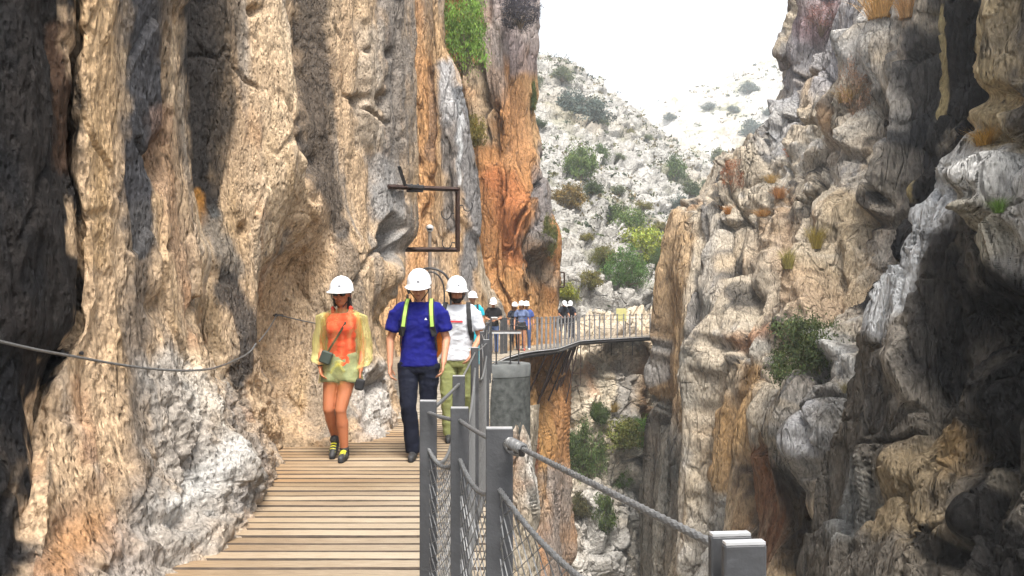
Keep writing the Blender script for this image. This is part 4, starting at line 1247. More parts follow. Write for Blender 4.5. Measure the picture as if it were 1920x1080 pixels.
# thimble loop and wire grips at C
lp = [c0 + Vector((.002 + .016 * (1 - math.cos(a)), -.016 * (1 - math.cos(a)) - .004 * math.sin(a), -.008 + .013 * math.sin(a) - .010 * (1 - math.cos(a)) / 2)) for a in np.linspace(0, 2 * math.pi, 22)]
MB().tube(lp, .0042, 8).build('thimble', rope_m, rail, smooth=True)
q0 = c0.lerp(d0, .04); q1 = c0.lerp(d0, .15)
ax = (q1 - q0).normalized()
U_ = ax.cross(Vector((0, 0, 1))).normalized(); V_ = ax.cross(U_)
hel = [q0.lerp(q1, k / 90) + (U_ * math.cos(k / 90 * 2 * math.pi * 9) + V_ * math.sin(k / 90 * 2 * math.pi * 9)) * .0085 for k in range(91)]
MB().tube(hel, .0034, 7).build('cable_whipping', rope_m, rail, smooth=True)
MB().tube([q0, q1], .0062, 8).build('cable_end', dark_iron, rail, smooth=True)
for t in (.05, .10, .14):
    q = c0.lerp(d0, t)
    MB().box(q + Vector((0, 0, -.006)), (.012, .016, .018), Matrix.Rotation(.35, 3, 'X'), bevel=.003).build('wire_grip', dark_iron, rail)
# thin cable between the other posts
for a, b in (('C', 'B'), ('B', 'A'), ('A', 'E'), ('E', 'F'), ('F', 'G'), ('G', 'H'), ('H', 'I'), ('I', 'J'), ('J', 'K'), ('K', 'L')):
    rope(rail, sag(PV[a] + hz + Vector((0, 0, .005)), PV[b] + hz + Vector((0, 0, .005)), .004, 4), .0048, 'hand_cable', fine=(PV[b].y < 3.5))
# net border rope and net
for a, b, dip in (('D', 'C', .05), ('C', 'B', .04), ('B', 'A', .035), ('A', 'E', .10), ('E', 'F', .17), ('F', 'G', .12), ('G', 'H', .10), ('H', 'I', .10), ('I', 'J', .1), ('J', 'K', .1), ('K', 'L', .1)):
    A_, B_ = PV[a] + Vector((.0, 0, 1.075)), PV[b] + Vector((.0, 0, 1.075))
    far = PV[b].y > 3.5
    rope(rail, sag(A_, B_, dip), .0052 if not far else .007, 'net_rope', fine=not far)
    if PV[b].y < 9:
        net(rail, PV[a], PV[b], 1.075, 1.075, dip, cell=(.055 if a == 'D' else .04) if not far else .06, rad=.0015 if not far else .0022, h=.045 if a == 'D' else .04)
    for q in (A_, B_):
        MB().tube([q + Vector((0, 0, .012)), q + Vector((.012, 0, 0)), q + Vector((0, 0, -.012)), q + Vector((-.012, 0, 0)), q + Vector((0, 0, .012))], .003, 6).build('net_hook', rope_m, rail, smooth=True)
    rope(rail, [PV[a] + Vector((0, 0, .06)), PV[b] + Vector((0, 0, .06))], .004, 'foot_cable', fine=False)

steel_far = pmat('dull_steel', (.24, .24, .25), rough=.5, metal=.3, var=.25, scale=6)
# guard rail round the far bends of the walk
frail = thing('guard_rail', (0, 0, 0), label='distant pale steel guard rail round the far bend of the boardwalk', cat='guard rail')
fp = []
for px, Y in ((941, 24.6), (948, 24.8), (958, 25.4)):
    fp.append((W(px, 600, Y).x, Y, .11 if px < 950 else .05))
for t in (0.16, .34, .52, .70, .86):
    p_ = Vector(STA[4][0]).lerp(Vector(STA[5][0]), t); fp.append((p_.x, p_.y, .07))
for t in (0, .03, .15, .30, .45, .6, .75, .9, 1.0):
    p_ = Vector(STA[5][0]).lerp(Vector(STA[6][0]), t); fp.append((p_.x, p_.y, .08 if t in (0, 1) else .06))
for (i, j, n) in ((6, 7, 5), (7, 8, 6), (8, 9, 4)):
    for k in range(1, n + 1):
        p_ = Vector(STA[i][0]).lerp(Vector(STA[j][0]), k / n); fp.append((p_.x, p_.y, .06))
for k, (x, y, w) in enumerate(fp):
    mb = MB(); mb.box((x, y, .53), (w, .02, 1.16), Matrix.Rotation(.2, 3, 'Z')); mb.build('post', steel if k < 3 else steel_far, frail)
for z, d in ((1.08, .06), (.90, .10)):
    mb = MB()
    for (x0, y0, w0), (x1, y1, w1) in zip(fp[1:-1], fp[2:]):
        mb.tube(sag((x0, y0, z), (x1, y1, z), d * min(1, math.hypot(x1 - x0, y1 - y0)), 5), .011, 5, caps=False)
    mb.build('hand_cable', rope_m, frail, smooth=True)
mb = MB()
for (x0, y0, w0), (x1, y1, w1) in zip(fp[1:-1], fp[2:]):
    L_ = math.hypot(x1 - x0, y1 - y0)
    for z in (.15, .35, .55, .72):
        mb.tube([(x0, y0, z), (x1, y1, z)], .003, 3, caps=False)
tag(mb.build('net', rope_m, frail), kind='stuff')

# ------------------------------------------------------------------ concrete turret beside the walk, with its lookout table
conc = pmat('old_concrete', (.075, .08, .078), rough=.95, var=.6, scale=7, bump=1.0, bscale=22, spec=.15)
conc_l = pmat('concrete_cap', (.135, .142, .142), rough=.95, spec=.15, var=.3, scale=5, bump=.4, bscale=30)
TX, TY, TR = -.40, 20.5, .89
tur = thing('concrete_turret', (TX, TY, 0), label='round grey concrete turret standing beside the boardwalk rail', cat='turret')
MB().lathe([(TR - .02, -2.6), (TR - .02, -.31)], n=48).build('drum', conc, tur, smooth=True)
MB().lathe([(TR - .03, -.308), (TR - .012, -.30), (TR - .010, -.03), (TR - .03, .004), (.42, .012), (.40, .012), (.38, -.12)], n=48).build('cap', conc_l, tur, smooth=True)
MB().lathe([(.385, -.13), (.385, -.10)], n=32).build('well_cover', dark_iron, tur)
tbl = thing('lookout_table', (W(938, 640, 19.95).x, 19.95, .02), label='narrow dark panel on thin steel legs on top of the concrete turret', cat='panel')
MB().box((.04, 0, .80), (.95, .22, .05), Matrix.Rotation(.10, 3, 'X'), bevel=.008).build('panel', dark_iron, tbl)
MB().box((.04, -.125, .775), (.95, .012, .035), bevel=.003).build('panel_edge', steel_light, tbl)
for dx, m_ in ((-.10, dark_iron), (.25, dark_iron), (.46, steel)):
    MB().tube([(dx, 0, .77), (dx, 0, 0)], .018, 8).build('leg', m_, tbl)
    MB().lathe([(.045, 0), (.045, .012)], (dx, 0, 0), 12).build('foot_plate', m_, tbl)

# ------------------------------------------------------------------ cable along the left rock wall
hc = thing('wall_cable', (0, 0, 0), label='thin steel safety cable sagging across the tan rock wall', cat='cable')


def cl(px, py, off=.06):
    return on_sheet('cliff_left', px, py, off)


def cable_from(pts, r, parent, off=.07):
    """Cable through pixels in front of the rock, eased in depth."""
    P_ = [cl(*p, off) for p in pts]
    Y = np.array([p.y for p in P_])
    for _ in range(3):
        Y = np.minimum(Y, np.convolve(np.pad(Y, 1, mode='edge'), np.ones(3) / 3, 'valid'))
    out = [W(px, py, float(y)) for (px, py), y in zip(pts, Y)]
    t = np.arange(len(out)); tt = np.linspace(0, len(out) - 1, len(out) * 6)
    S_ = hermite(t, np.array([list(p) for p in out]), tt)
    return MB().tube([Vector(p) for p in S_], r, 8).build('cable', rope_m, parent, smooth=True)


cable_from([(-60, 622), (0, 640), (60, 654), (120, 665), (180, 676), (240, 686), (300, 693), (350, 695), (385, 693), (420, 684), (450, 671), (470, 658), (480, 644)], .0075, hc, .06)
cable_from([(486, 640), (505, 615), (518, 592)], .007, hc, .05)
cable_from([(518, 590), (545, 596), (570, 602), (592, 606), (620, 608), (660, 612)], .007, hc, .05)
for p in ((518, 591), (118, 664), (660, 612)):
    q = cl(*p, .03)
    MB().tube([q + Vector((.05, .1, 0)), q + Vector((-.02, -.03, 0))], .011, 6).build('eye_bolt', dark_iron, hc)
    MB().lathe([(.014, -.012), (.022, -.006), (.022, .006), (.014, .012)], q, 10, rot=Matrix.Rotation(1.2, 3, 'Y')).build('eye', dark_iron, hc)
# ------------------------------------------------------------------ plants
def leaf_mat(name, trans=.25):
    m, nt, N, L, P = new_mat(name)
    at = N.new('ShaderNodeAttribute'); at.attribute_name = 'Col'
    oi = N.new('ShaderNodeObjectInfo')
    mx = N.new('ShaderNodeMix'); mx.data_type = 'RGBA'; mx.blend_type = 'MULTIPLY'; mx.inputs[0].default_value = 1
    L.new(at.outputs['Color'], mx.inputs[6]); L.new(oi.outputs['Color'], mx.inputs[7])
    L.new(mx.outputs[2], P.inputs['Base Color'])
    P.inputs['Roughness'].default_value = .6; P.inputs['Specular IOR Level'].default_value = .2
    tr = N.new('ShaderNodeBsdfTranslucent'); L.new(mx.outputs[2], tr.inputs['Color'])
    ms = N.new('ShaderNodeMixShader'); ms.inputs[0].default_value = trans
    out = [n for n in N if n.type == 'OUTPUT_MATERIAL'][0]
    L.new(P.outputs[0], ms.inputs[1]); L.new(tr.outputs[0], ms.inputs[2]); L.new(ms.outputs[0], out.inputs['Surface'])
    return m


leafm = leaf_mat('leaf')
twig = pmat('twig', (.16, .12, .085), rough=.85, var=.3, scale=9)
_meshes = {}


def leaf_quads(C, l, w, rs, up=.4):
    n = len(C)
    d = rs.normal(size=(n, 3)); d[:, 2] += up; d /= np.linalg.norm(d, axis=1)[:, None]
    e = np.cross(d, rs.normal(size=(n, 3))); e /= np.linalg.norm(e, axis=1)[:, None] + 1e-9
    s = (.6 + .8 * rs.random(n))[:, None]
    V = np.stack([C - d * l * .5 * s, C + e * w * .5 * s, C + d * l * .5 * s, C - e * w * .5 * s], axis=1).reshape(-1, 3)
    return V, np.arange(4 * n).reshape(n, 4)


def bush_mesh(key, clumps, per, leaf, seed, spread=.30, flat=1.0, hole=.45):
    """Unit bush (about 1 m radius, base at z=0): uneven clumps of small leaves on forking twigs."""
    if key in _meshes: return _meshes[key]
    rs = np.random.default_rng(seed)
    cc = []
    while len(cc) < clumps:
        p = rs.uniform(-1, 1, 3)
        r = np.linalg.norm(p)
        if hole < r < 1.0 and p[2] > -.55: cc.append(p * (.85 + .3 * rs.random()))
    cc = np.array(cc); cc[:, 2] = (cc[:, 2] + .62) * .78 * flat
    C, B = [], []
    for k, c in enumerate(cc):
        m = int(per * (.5 + rs.random()))
        s = spread * (.55 + .7 * rs.random())
        pts = rs.normal(size=(m, 3)) * np.array([s, s, s * .7]) * .6
        C.append(c + pts); B.append(np.full(m, .55 + .75 * rs.random()))
    C = np.concatenate(C); B = np.concatenate(B) * (.7 + .6 * rs.random(len(C)))
    V, F = leaf_quads(C, leaf, leaf * .5, rs)
    yel = rs.random(len(C)) * .35
    col3 = np.stack([B * (1 + yel), B, B * (1 - yel * .6)], axis=1)
    o = mesh_np('crown', V, F, leafm, smooth=False, cols=np.repeat(col3, 4, axis=0))
    mb = MB()
    for c in cc[:: max(1, len(cc) // 22)]:
        mid = Vector((c[0] * .35, c[1] * .35, c[2] * .55)) + Vector(rs.normal(size=3) * .06)
        mb.tube([(c[0] * .05, c[1] * .05, -.12), mid, Vector(c) * 1.02], [.035, .02, .007], 5)
    b = mb.build('branch', twig)
    _meshes[key] = (o.data, b.data)
    bpy.data.objects.remove(o); bpy.data.objects.remove(b)
    return _meshes[key]


def grass_mesh(key, n, seed, lean=.5):
    if key in _meshes: return _meshes[key]
    rs = np.random.default_rng(seed)
    V, F, C = [], [], []
    for k in range(n):
        a = rs.random() * 6.283; r = rs.random() ** .5 * .35
        b = np.array([math.cos(a) * r, math.sin(a) * r, -.05])
        h = .5 + .6 * rs.random(); o_ = rs.normal(size=2) * lean
        t = b + np.array([o_[0] * h + b[0] * .9, o_[1] * h + b[1] * .9, h]); mth = (b + t) / 2 + np.array([-o_[0] * .12, -o_[1] * .12, .12])
        w = np.array([math.cos(a + 1.5), math.sin(a + 1.5), 0]) * .014
        i = len(V); V += [b - w, b + w, mth + w * .8, mth - w * .8, t + w * .15, t - w * .15]
        F += [(i, i + 1, i + 2, i + 3), (i + 3, i + 2, i + 4, i + 5)]
        q = .6 + .8 * rs.random(); C += [(q * 1.05, q, q * .9)] * 6
    o = mesh_np('blades', np.array(V), np.array(F), leafm, smooth=False, cols=np.array(C))
    _meshes[key] = (o.data, None); bpy.data.objects.remove(o)
    return _meshes[key]


KINDS = {
    'far': lambda v: bush_mesh(('far', v), 60, 40, .17, 100 + v, .36, hole=.1),
    'mid': lambda v: bush_mesh(('mid', v), 90, 60, .115, 200 + v, .28, hole=.15),
    'near': lambda v: bush_mesh(('near', v), 120, 75, .07, 300 + v, .22, hole=.2),
    'dry': lambda v: bush_mesh(('dry', v), 80, 40, .06, 400 + v, .22),
    'tuft': lambda v: grass_mesh(('tuft', v), 260, 500 + v),
}
_cnt = [0]


def plant(name, sheet_name, px, py, wpx, hpx, kind, colr, label, cat, group=None, sink=.1, Y=None):
    """A plant rooted on the rock at pixel (px, py) (its base), wpx by hpx in the photograph."""
    p = on_sheet(sheet_name, px, py) if Y is None else W(px, py, Y)
    s = p.y / FPX
    rx = wpx * s / 2 / 1.02; rz = hpx * s / (1.30 if kind != 'tuft' else 1.0)
    if kind == 'tuft': rx = wpx * s / 1.5
    v = _cnt[0] % 3; _cnt[0] += 1
    cm, bm_ = KINDS[kind](v)
    t = thing(name, (p.x, p.y, p.z - .06 * rz), (_cnt[0] * 2.4) % 6.28, label, cat, group)
    t.scale = (rx, rx, rz)
    c = bpy.data.objects.new('crown' if kind != 'tuft' else 'blades', cm); link(c, t); c.color = (*colr, 1)
    if bm_ is not None:
        b = bpy.data.objects.new('branch', bm_); link(b, t)
    return t


G1, G2, G3, OLV, YG, DG = (.10, .17, .055), (.075, .13, .05), (.12, .16, .10), (.15, .16, .055), (.22, .30, .06), (.045, .075, .03)
BLU, RED, STR, ORG = (.09, .13, .125), (.26, .12, .06), (.42, .30, .13), (.42, .20, .06)
H = 'hillside'
hill_list = [
    (1100, 232, 95, 52, 'mid', BLU, 'large blue grey shrub high on the pale hillside, left of centre'),
    (1070, 205, 50, 40, 'far', BLU, 'dark grey green shrub just above the large blue grey one on the hill'),
    (1052, 150, 46, 26, 'far', G3, 'pale green shrub near the top left of the hillside skyline'),
    (1006, 165, 26, 22, 'far', G3, 'small green shrub on the skyline beside the orange cliff top'),
    (1010, 238, 26, 18, 'far', DG, 'small dark shrub on the hill close to the orange cliff edge, high up'),
    (1088, 330, 62, 58, 'mid', G1, 'green rounded shrub halfway up the hillside, left side'),
    (1120, 306, 44, 34, 'far', G2, 'green shrub touching the right side of the halfway hillside shrub'),
    (1112, 362, 34, 26, 'far', DG, 'little dark shrub just below the halfway green hillside shrub'),
    (1066, 388, 66, 44, 'mid', (.17, .14, .05), 'brownish olive flat topped shrub at the left edge of the lower hillside'),
    (1166, 432, 78, 48, 'mid', G1, 'mid green tree above the yellow green trees on the lower hill'),
    (1205, 486, 90, 66, 'mid', YG, 'bright yellow green tree in the middle of the lower hillside'),
    (1236, 508, 40, 46, 'mid', G2, 'darker green tree at the right foot of the yellow green one'),
    (1172, 532, 84, 74, 'near', (.09, .19, .06), 'vivid green leafy tree in front of the yellow green hillside tree'),
    (1132, 496, 46, 38, 'mid', (.13, .15, .05), 'olive shrub left of the vivid green hillside tree'),
    (1264, 330, 38, 40, 'far', G2, 'upright green shrub halfway up the hillside, right of centre'),
    (1280, 345, 32, 24, 'far', G3, 'small shrub leaning against the upright green one on the hillside'),
    (1275, 392, 30, 30, 'far', BLU, 'round dark blue green shrub on the hill, lower of a pair'),
    (1298, 366, 34, 24, 'far', DG, 'round dark shrub on the hill, upper of a pair near the right cliff'),
    (1350, 306, 32, 28, 'far', G3, 'shrub at the right end of the hillside beside the right cliff top'),
    (1215, 262, 18, 12, 'far', G3, 'tiny shrub high on the hill ridge in the middle'),
    (1180, 255, 22, 14, 'far', OLV, 'tiny olive shrub on the hill ridge left of the middle'),
    (1160, 366, 30, 18, 'far', G3, 'low grey green shrub between the halfway shrubs on the hill'),
    (1205, 392, 34, 16, 'far', OLV, 'low olive shrub in the rocks right above the mid green tree'),
    (1130, 236, 24, 16, 'far', G3, 'small pale shrub right of the large blue grey shrub'),
    (1065, 560, 54, 34, 'mid', (.24, .30, .05), 'yellow green bush right above the far walkers in dark clothes'),
    (1105, 540, 46, 36, 'mid', OLV, 'olive bush on pale rock above the far guard rail'),
    (1218, 640, 34, 44, 'mid', (.20, .25, .09), 'pale green bush at the right end of the far boardwalk'),
    (1030, 455, 40, 40, 'mid', (.18, .25, .07), 'light green bush behind the nose of the orange cliff'),
    (1160, 300, 26, 14, 'far', G3, 'tiny shrub on bare rock above the mid hillside'),
    (1325, 350, 22, 14, 'far', G3, 'tiny shrub on rock left of the right cliff shoulder'),
    (1235, 430, 26, 14, 'far', OLV, 'low olive scrub right of the mid green tree'),
    (1100, 450, 26, 14, 'far', OLV, 'low olive scrub on rock below the brownish shrub'),
]
for px, py, w, h, k, c, lb in hill_list:
    plant('hillside_shrub', H, px, py, w, h, k, c, lb, 'shrub', 'shrubs on the hillside')
for px, py, w, h, lb in ((1410, 252, 44, 30, 'pale blue grey shrub on the hazy far slope near the right cliff'), (1405, 172, 34, 18, 'faint shrub high on the hazy far slope near the right cliff'), (1330, 205, 26, 14, 'faint shrub on the middle of the hazy far slope'),
                         (1255, 225, 24, 14, 'faint shrub at the left of the hazy far slope'), (1375, 210, 22, 12, 'tiny faint shrub between two others on the hazy far slope'), (1440, 215, 20, 14, 'tiny faint shrub hugging the right cliff on the hazy slope')):
    plant('hillside_shrub', 'hillside_far', px, py, w, h, 'far', BLU, lb, 'shrub', 'shrubs on the far slope')
for px, py, w, h, k, c, lb in (
        (1125, 792, 36, 40, 'mid', (.07, .12, .04), 'dark green bush under the far boardwalk, topmost of the gorge bushes'),
        (1165, 835, 74, 54, 'mid', (.20, .25, .08), 'olive bush clinging to the gorge wall below the far boardwalk'),
        (1206, 838, 62, 62, 'near', (.13, .28, .07), 'bright green bush on the gorge wall beside the right cliff'),
        (1096, 890, 80, 110, 'near', (.09, .15, .06), 'large dark green bush on the gorge wall behind the cable'),
        (1166, 912, 46, 50, 'near', (.12, .24, .06), 'green bush below the olive one on the gorge wall'),
        (1132, 992, 46, 72, 'mid', (.08, .13, .05), 'dark bush low in the gorge, lowest of its kind'),
        (1208, 965, 24, 34, 'mid', (.26, .24, .05), 'yellowish small bush low in the gorge beside the right cliff'),
        (1090, 965, 44, 44, 'mid', (.10, .11, .06), 'grey green bush beside the low dark gorge bush'),
        (1150, 770, 34, 20, 'tuft', (.36, .27, .11), 'straw coloured grass tuft on pale gorge rock under the far rail')):
    plant('gorge_bush', 'cliff_gorge', px, py, w, h, k, c, lb, 'bush', 'bushes in the gorge')
O_ = 'cliff_orange'
plant('cliff_bush', O_, 872, 118, 84, 150, 'near', (.15, .29, .06), 'fresh green bush hanging high between the grey pillar and the orange cliff', 'bush', Y=27.5)
plant('cliff_bush', O_, 890, 268, 40, 56, 'mid', (.22, .21, .06), 'yellowish bush in the cleft below the fresh green cliff bush', 'bush', Y=28.5)
plant('cliff_bush', O_, 975, 45, 74, 60, 'near', (.07, .075, .10), 'dark grey scrub crowning the top of the orange cliff', 'bush', Y=30)
plant('cliff_bush', O_, 996, 205, 22, 60, 'mid', (.09, .13, .05), 'narrow green bush on the right edge of the orange cliff', 'bush')
plant('cliff_bush', O_, 1030, 470, 28, 70, 'mid', (.12, .15, .06), 'small dark green plant hanging on the nose of the orange cliff', 'bush')
Rr = 'cliff_right'
plant('ledge_shrub', Rr, 1516, 712, 140, 132, 'near', (.085, .13, .06), 'leafy dark green shrub on a ledge of the right cliff above the gorge', 'shrub')
for px, py, w, h, k, c, lb in (
        (1372, 352, 44, 62, 'dry', RED, 'reddish brown dry round bush on the right cliff shoulder'),
        (1490, 300, 40, 52, 'dry', (.40, .17, .07), 'orange red dry bush on the right cliff above the shoulder'),
        (1600, 205, 60, 100, 'dry', (.30, .23, .18), 'pale brown feathery dry bush high on the right cliff'),
        (1540, 60, 70, 60, 'dry', (.26, .17, .17), 'purplish dry scrub at the top of the right cliff')):
    plant('dry_bush', Rr, px, py, w, h, k, c, lb, 'dry bush', 'dry bushes on the right cliff')
for px, py, w, h, c, lb in (
        (1365, 400, 22, 18, ORG, 'small orange grass tuft under the reddish dry bush'),
        (1462, 370, 38, 24, (.38, .20, .09), 'rusty grass tuft on the right cliff below the orange red bush'),
        (1446, 342, 34, 18, STR, 'straw tuft on the edge of the right cliff shoulder'),
        (1555, 250, 30, 22, (.45, .17, .05), 'bright orange tuft on the right cliff near its middle'),
        (1585, 190, 50, 30, STR, 'straw grass at the foot of the feathery dry bush'),
        (1430, 405, 40, 16, (.40, .24, .10), 'low orange brown tuft in the middle of the cliff shoulder'),
        (1530, 462, 40, 44, (.34, .28, .08), 'olive yellow tuft in a crack of the right cliff'),
        (1478, 500, 40, 40, (.32, .29, .10), 'yellow green tuft left of the olive yellow one'),
        (1650, 30, 90, 60, (.50, .33, .15), 'golden dry grass at the top of the right cliff'),
        (1700, 30, 60, 50, (.44, .28, .14), 'brown dry grass right of the golden grass on the cliff top'),
        (1500, 742, 60, 30, (.30, .26, .14), 'dry grass spilling over the ledge below the dark green shrub'),
        (1590, 735, 40, 22, (.22, .20, .12), 'short dry grass beside the pale block on the ledge')):
    plant('grass_tuft', Rr, px, py, w, h, 'tuft', c, lb, 'grass tuft', 'grass tufts on the right cliff')
plant('grass_tuft', 'cliff_right_near', 1845, 270, 60, 34, 'tuft', (.48, .30, .09), 'ochre grass tuft on the pale near rock at the right edge', 'grass tuft', 'grass tufts on the right cliff')
plant('grass_tuft', 'cliff_right_near', 1873, 396, 40, 30, 'tuft', (.11, .20, .05), 'green grass tuft on the near rock at the right edge', 'grass tuft', 'grass tufts on the right cliff')

# low scrub scattered over the hillside, far too much to count
def scrub(name, sheet_name, n, size, seed, label):
    V, x, y = SHEETS[sheet_name]
    rs = np.random.default_rng(seed)
    ok = np.where((x > 960) & (x < 1480) & (y > 90) & (y < 640))[0]
    den = fbm(V[ok] * np.float32((.05, .05, .05)) + 9, 3)
    pr = np.clip(den + .35, .02, 1) ** 1.5 * (V[ok, 1] / 60) ** 1.2
    pick = rs.choice(ok, n, p=pr / pr.sum())
    C, K = [], []
    for k in pick:
        m = 16
        r = size * (.4 + rs.random() ** 2 * 1.3)
        C.append(V[k] + rs.normal(size=(m, 3)) * np.array([r, r, r * .55]) * .5 + (0, 0, r * .3))
        b = (.6 + .7 * rs.random()) * np.array([(.085, .105, .05), (.13, .125, .06), (.16, .13, .07), (.07, .09, .06)][rs.integers(4)])
        K.append(np.tile(b, (m, 1)) * (.7 + .6 * rs.random((m, 1))))
    C = np.concatenate(C); K = np.concatenate(K)
    Vq, F = leaf_quads(C, size * .55, size * .35, rs)
    o = mesh_np(name, Vq, F, leafm, smooth=False, cols=np.repeat(K, 4, axis=0))
    tag(o, label, 'scrub', kind='stuff')


scrub('hillside_scrub', 'hillside', 1500, .55, 5, 'low green and brown scrub scattered over the pale rocky hillside')
scrub('far_scrub', 'hillside_far', 350, 1.0, 6, 'faint low scrub scattered over the hazy far slope')
# ------------------------------------------------------------------ people
skin_m = pmat('skin_tanned', (.44, .21, .125), rough=.55, var=.12, scale=9)
skin_w = pmat('skin_sunburnt', (.42, .15, .07), rough=.5, var=.1, scale=9)
helmet_m = pmat('helmet_plastic', (.78, .80, .83), rough=.28, var=.03, scale=6, spec=.5)
hair_m = pmat('dark_hair', (.022, .016, .013), rough=.6, var=.3, scale=40)
black_m = pmat('black_fabric', (.018, .018, .02), rough=.8, var=.3, scale=14)
emblem_m = pmat('emblem_ink', (.12, .12, .14), rough=.6, var=.1)
shoe_m = pmat('dark_shoe', (.03, .03, .032), rough=.6, var=.3, scale=20)
yellow_lace = pmat('yellow_lace', (.65, .62, .05), rough=.7, var=.1)
white_m = pmat('white_fabric', (.74, .75, .77), rough=.85, var=.06, scale=10)


def capsule(mb, a, b, ra, rb, n=12):
    """Tapered limb segment with round ends."""
    a, b = Vector(a), Vector(b)
    ax = (b - a)
    L_ = max(ax.length, 1e-5); ax = ax / L_
    U = ax.orthogonal().normalized(); Vv = ax.cross(U)
    rings = []
    prof = [(-math.cos(t) * ra, math.sin(t) * ra, 0) for t in np.linspace(.15, math.pi / 2, 5)] + [(math.sin(t) * rb, math.cos(t) * rb, 1) for t in np.linspace(0, math.pi / 2 - .15, 5)]
    for off, r, e in prof:
        c = (a if e == 0 else b) + ax * off
        rings.append([c + (U * math.cos(k) + Vv * math.sin(k)) * r for k in np.arange(n) * 2 * math.pi / n])
    mb.loft(rings)


def ellip(mb, c, r, rot=None, n=16, m=10):
    C = Vector(c); rings = []
    for t in np.linspace(.12, math.pi - .12, m):
        ring = []
        for k in np.arange(n) * 2 * math.pi / n:
            p = Vector((math.sin(t) * math.cos(k) * r[0], math.sin(t) * math.sin(k) * r[1], -math.cos(t) * r[2]))
            ring.append(C + (rot @ p if rot is not None else p))
        rings.append(ring)
    mb.loft(rings)


def sections(mb, secs, n=20, pw=2.4):
    """Superelliptic sections (centre, rx, ry) stacked into a trunk or trouser."""
    rings = []
    for c, rx, ry in secs:
        ring = []
        for k in np.arange(n) * 2 * math.pi / n:
            cx, sy = math.cos(k), math.sin(k)
            ring.append(Vector(c) + Vector((abs(cx) ** (2 / pw) * math.copysign(rx, cx), abs(sy) ** (2 / pw) * math.copysign(ry, sy), 0)))
        rings.append(ring)
    mb.loft(rings)


def fuse(mb, name, mat, parent, voxel=.008, smooth=3, wrinkle=0.0, wf=(9, 9, 5)):
    """Union of the shapes as one continuous skin."""
    o = mb.build(name, None)
    r = o.modifiers.new('r', 'REMESH'); r.mode = 'VOXEL'; r.voxel_size = voxel
    if smooth:
        s_ = o.modifiers.new('s', 'SMOOTH'); s_.factor = .5; s_.iterations = smooth
    dg = bpy.context.evaluated_depsgraph_get()
    me = bpy.data.meshes.new_from_object(o.evaluated_get(dg))
    old = o.data
    bpy.data.objects.remove(o); bpy.data.meshes.remove(old)
    if wrinkle:
        n = len(me.vertices)
        co = np.empty(n * 3, np.float32); me.vertices.foreach_get('co', co); co = co.reshape(-1, 3)
        no = np.empty(n * 3, np.float32); me.vertex_normals.foreach_get('vector', no); no = no.reshape(-1, 3)
        d = fbm(co * np.float32(wf) + 3, 3, .5, ridged=True) * wrinkle
        me.vertices.foreach_set('co', (co + no * d[:, None]).ravel()); me.update()
    me.name = name
    me.materials.clear(); me.materials.append(mat)
    me.polygons.foreach_set('use_smooth', [True] * len(me.polygons))
    o = bpy.data.objects.new(name, me)
    return link(o, parent)


def hand(mb, wrist, direction, palm_n, side, curl=.5, s=1.0):
    """Palm with five unequal bent fingers; side = +1 when the thumb leaves on the +cross side."""
    w = Vector(wrist); d = Vector(direction).normalized(); nrm = Vector(palm_n); nrm = (nrm - d * nrm.dot(d)).normalized()
    lat = d.cross(nrm) * side
    pc = w + d * .045 * s
    for q in (-.5, 0, .5):
        capsule(mb, w + lat * q * .03 * s, w + d * .085 * s + lat * q * .06 * s, .016 * s, .014 * s, 8)
    for k, (q, ln) in enumerate(((-.95, .062), (-.32, .076), (.32, .082), (.95, .073))):
        base = w + d * .088 * s + lat * q * .030 * s
        c1 = (d * math.cos(curl * .6) + nrm * math.sin(curl * .6)); c2 = (d * math.cos(curl * 1.6) + nrm * math.sin(curl * 1.6))
        m_ = base + c1 * ln * .55 * s
        capsule(mb, base, m_, .0095 * s, .0088 * s, 8); capsule(mb, m_, m_ + c2 * ln * .5 * s, .0088 * s, .0075 * s, 8)
    tb = w + d * .03 * s + lat * .030 * s
    tm = tb + (d * .6 + lat * .65 + nrm * .25).normalized() * .042 * s
    capsule(mb, tb, tm, .012 * s, .0105 * s, 8); capsule(mb, tm, tm + (d * .85 + lat * .2 + nrm * .35).normalized() * .032 * s, .0105 * s, .0085 * s, 8)


def head_frame(J, pitch, yaw):
    return Matrix.Rotation(yaw, 3, 'Z') @ Matrix.Rotation(pitch, 3, 'X')


def add_head(mb, hc, Rm):
    T = lambda x, y, z: Vector(hc) + Rm @ Vector((x, y, z))
    ellip(mb, T(0, .012, .03), (.076, .095, .095), Rm)
    ellip(mb, T(0, -.020, -.045), (.060, .068, .075), Rm)
    ellip(mb, T(0, -.058, -.085), (.028, .026, .024), Rm)           # chin
    capsule(mb, T(0, -.088, .012), T(0, -.108, -.022), .010, .015, 8)  # nose
    for sx in (-1, 1):
        ellip(mb, T(sx * .080, .012, -.008), (.012, .022, .034), Rm)  # ears
        ellip(mb, T(sx * .034, -.070, -.022), (.026, .022, .022), Rm)  # cheeks
        ellip(mb, T(sx * .030, -.082, .024), (.024, .012, .010), Rm)  # brow
    ellip(mb, T(0, -.088, -.052), (.022, .012, .010), Rm)           # lips
    return T


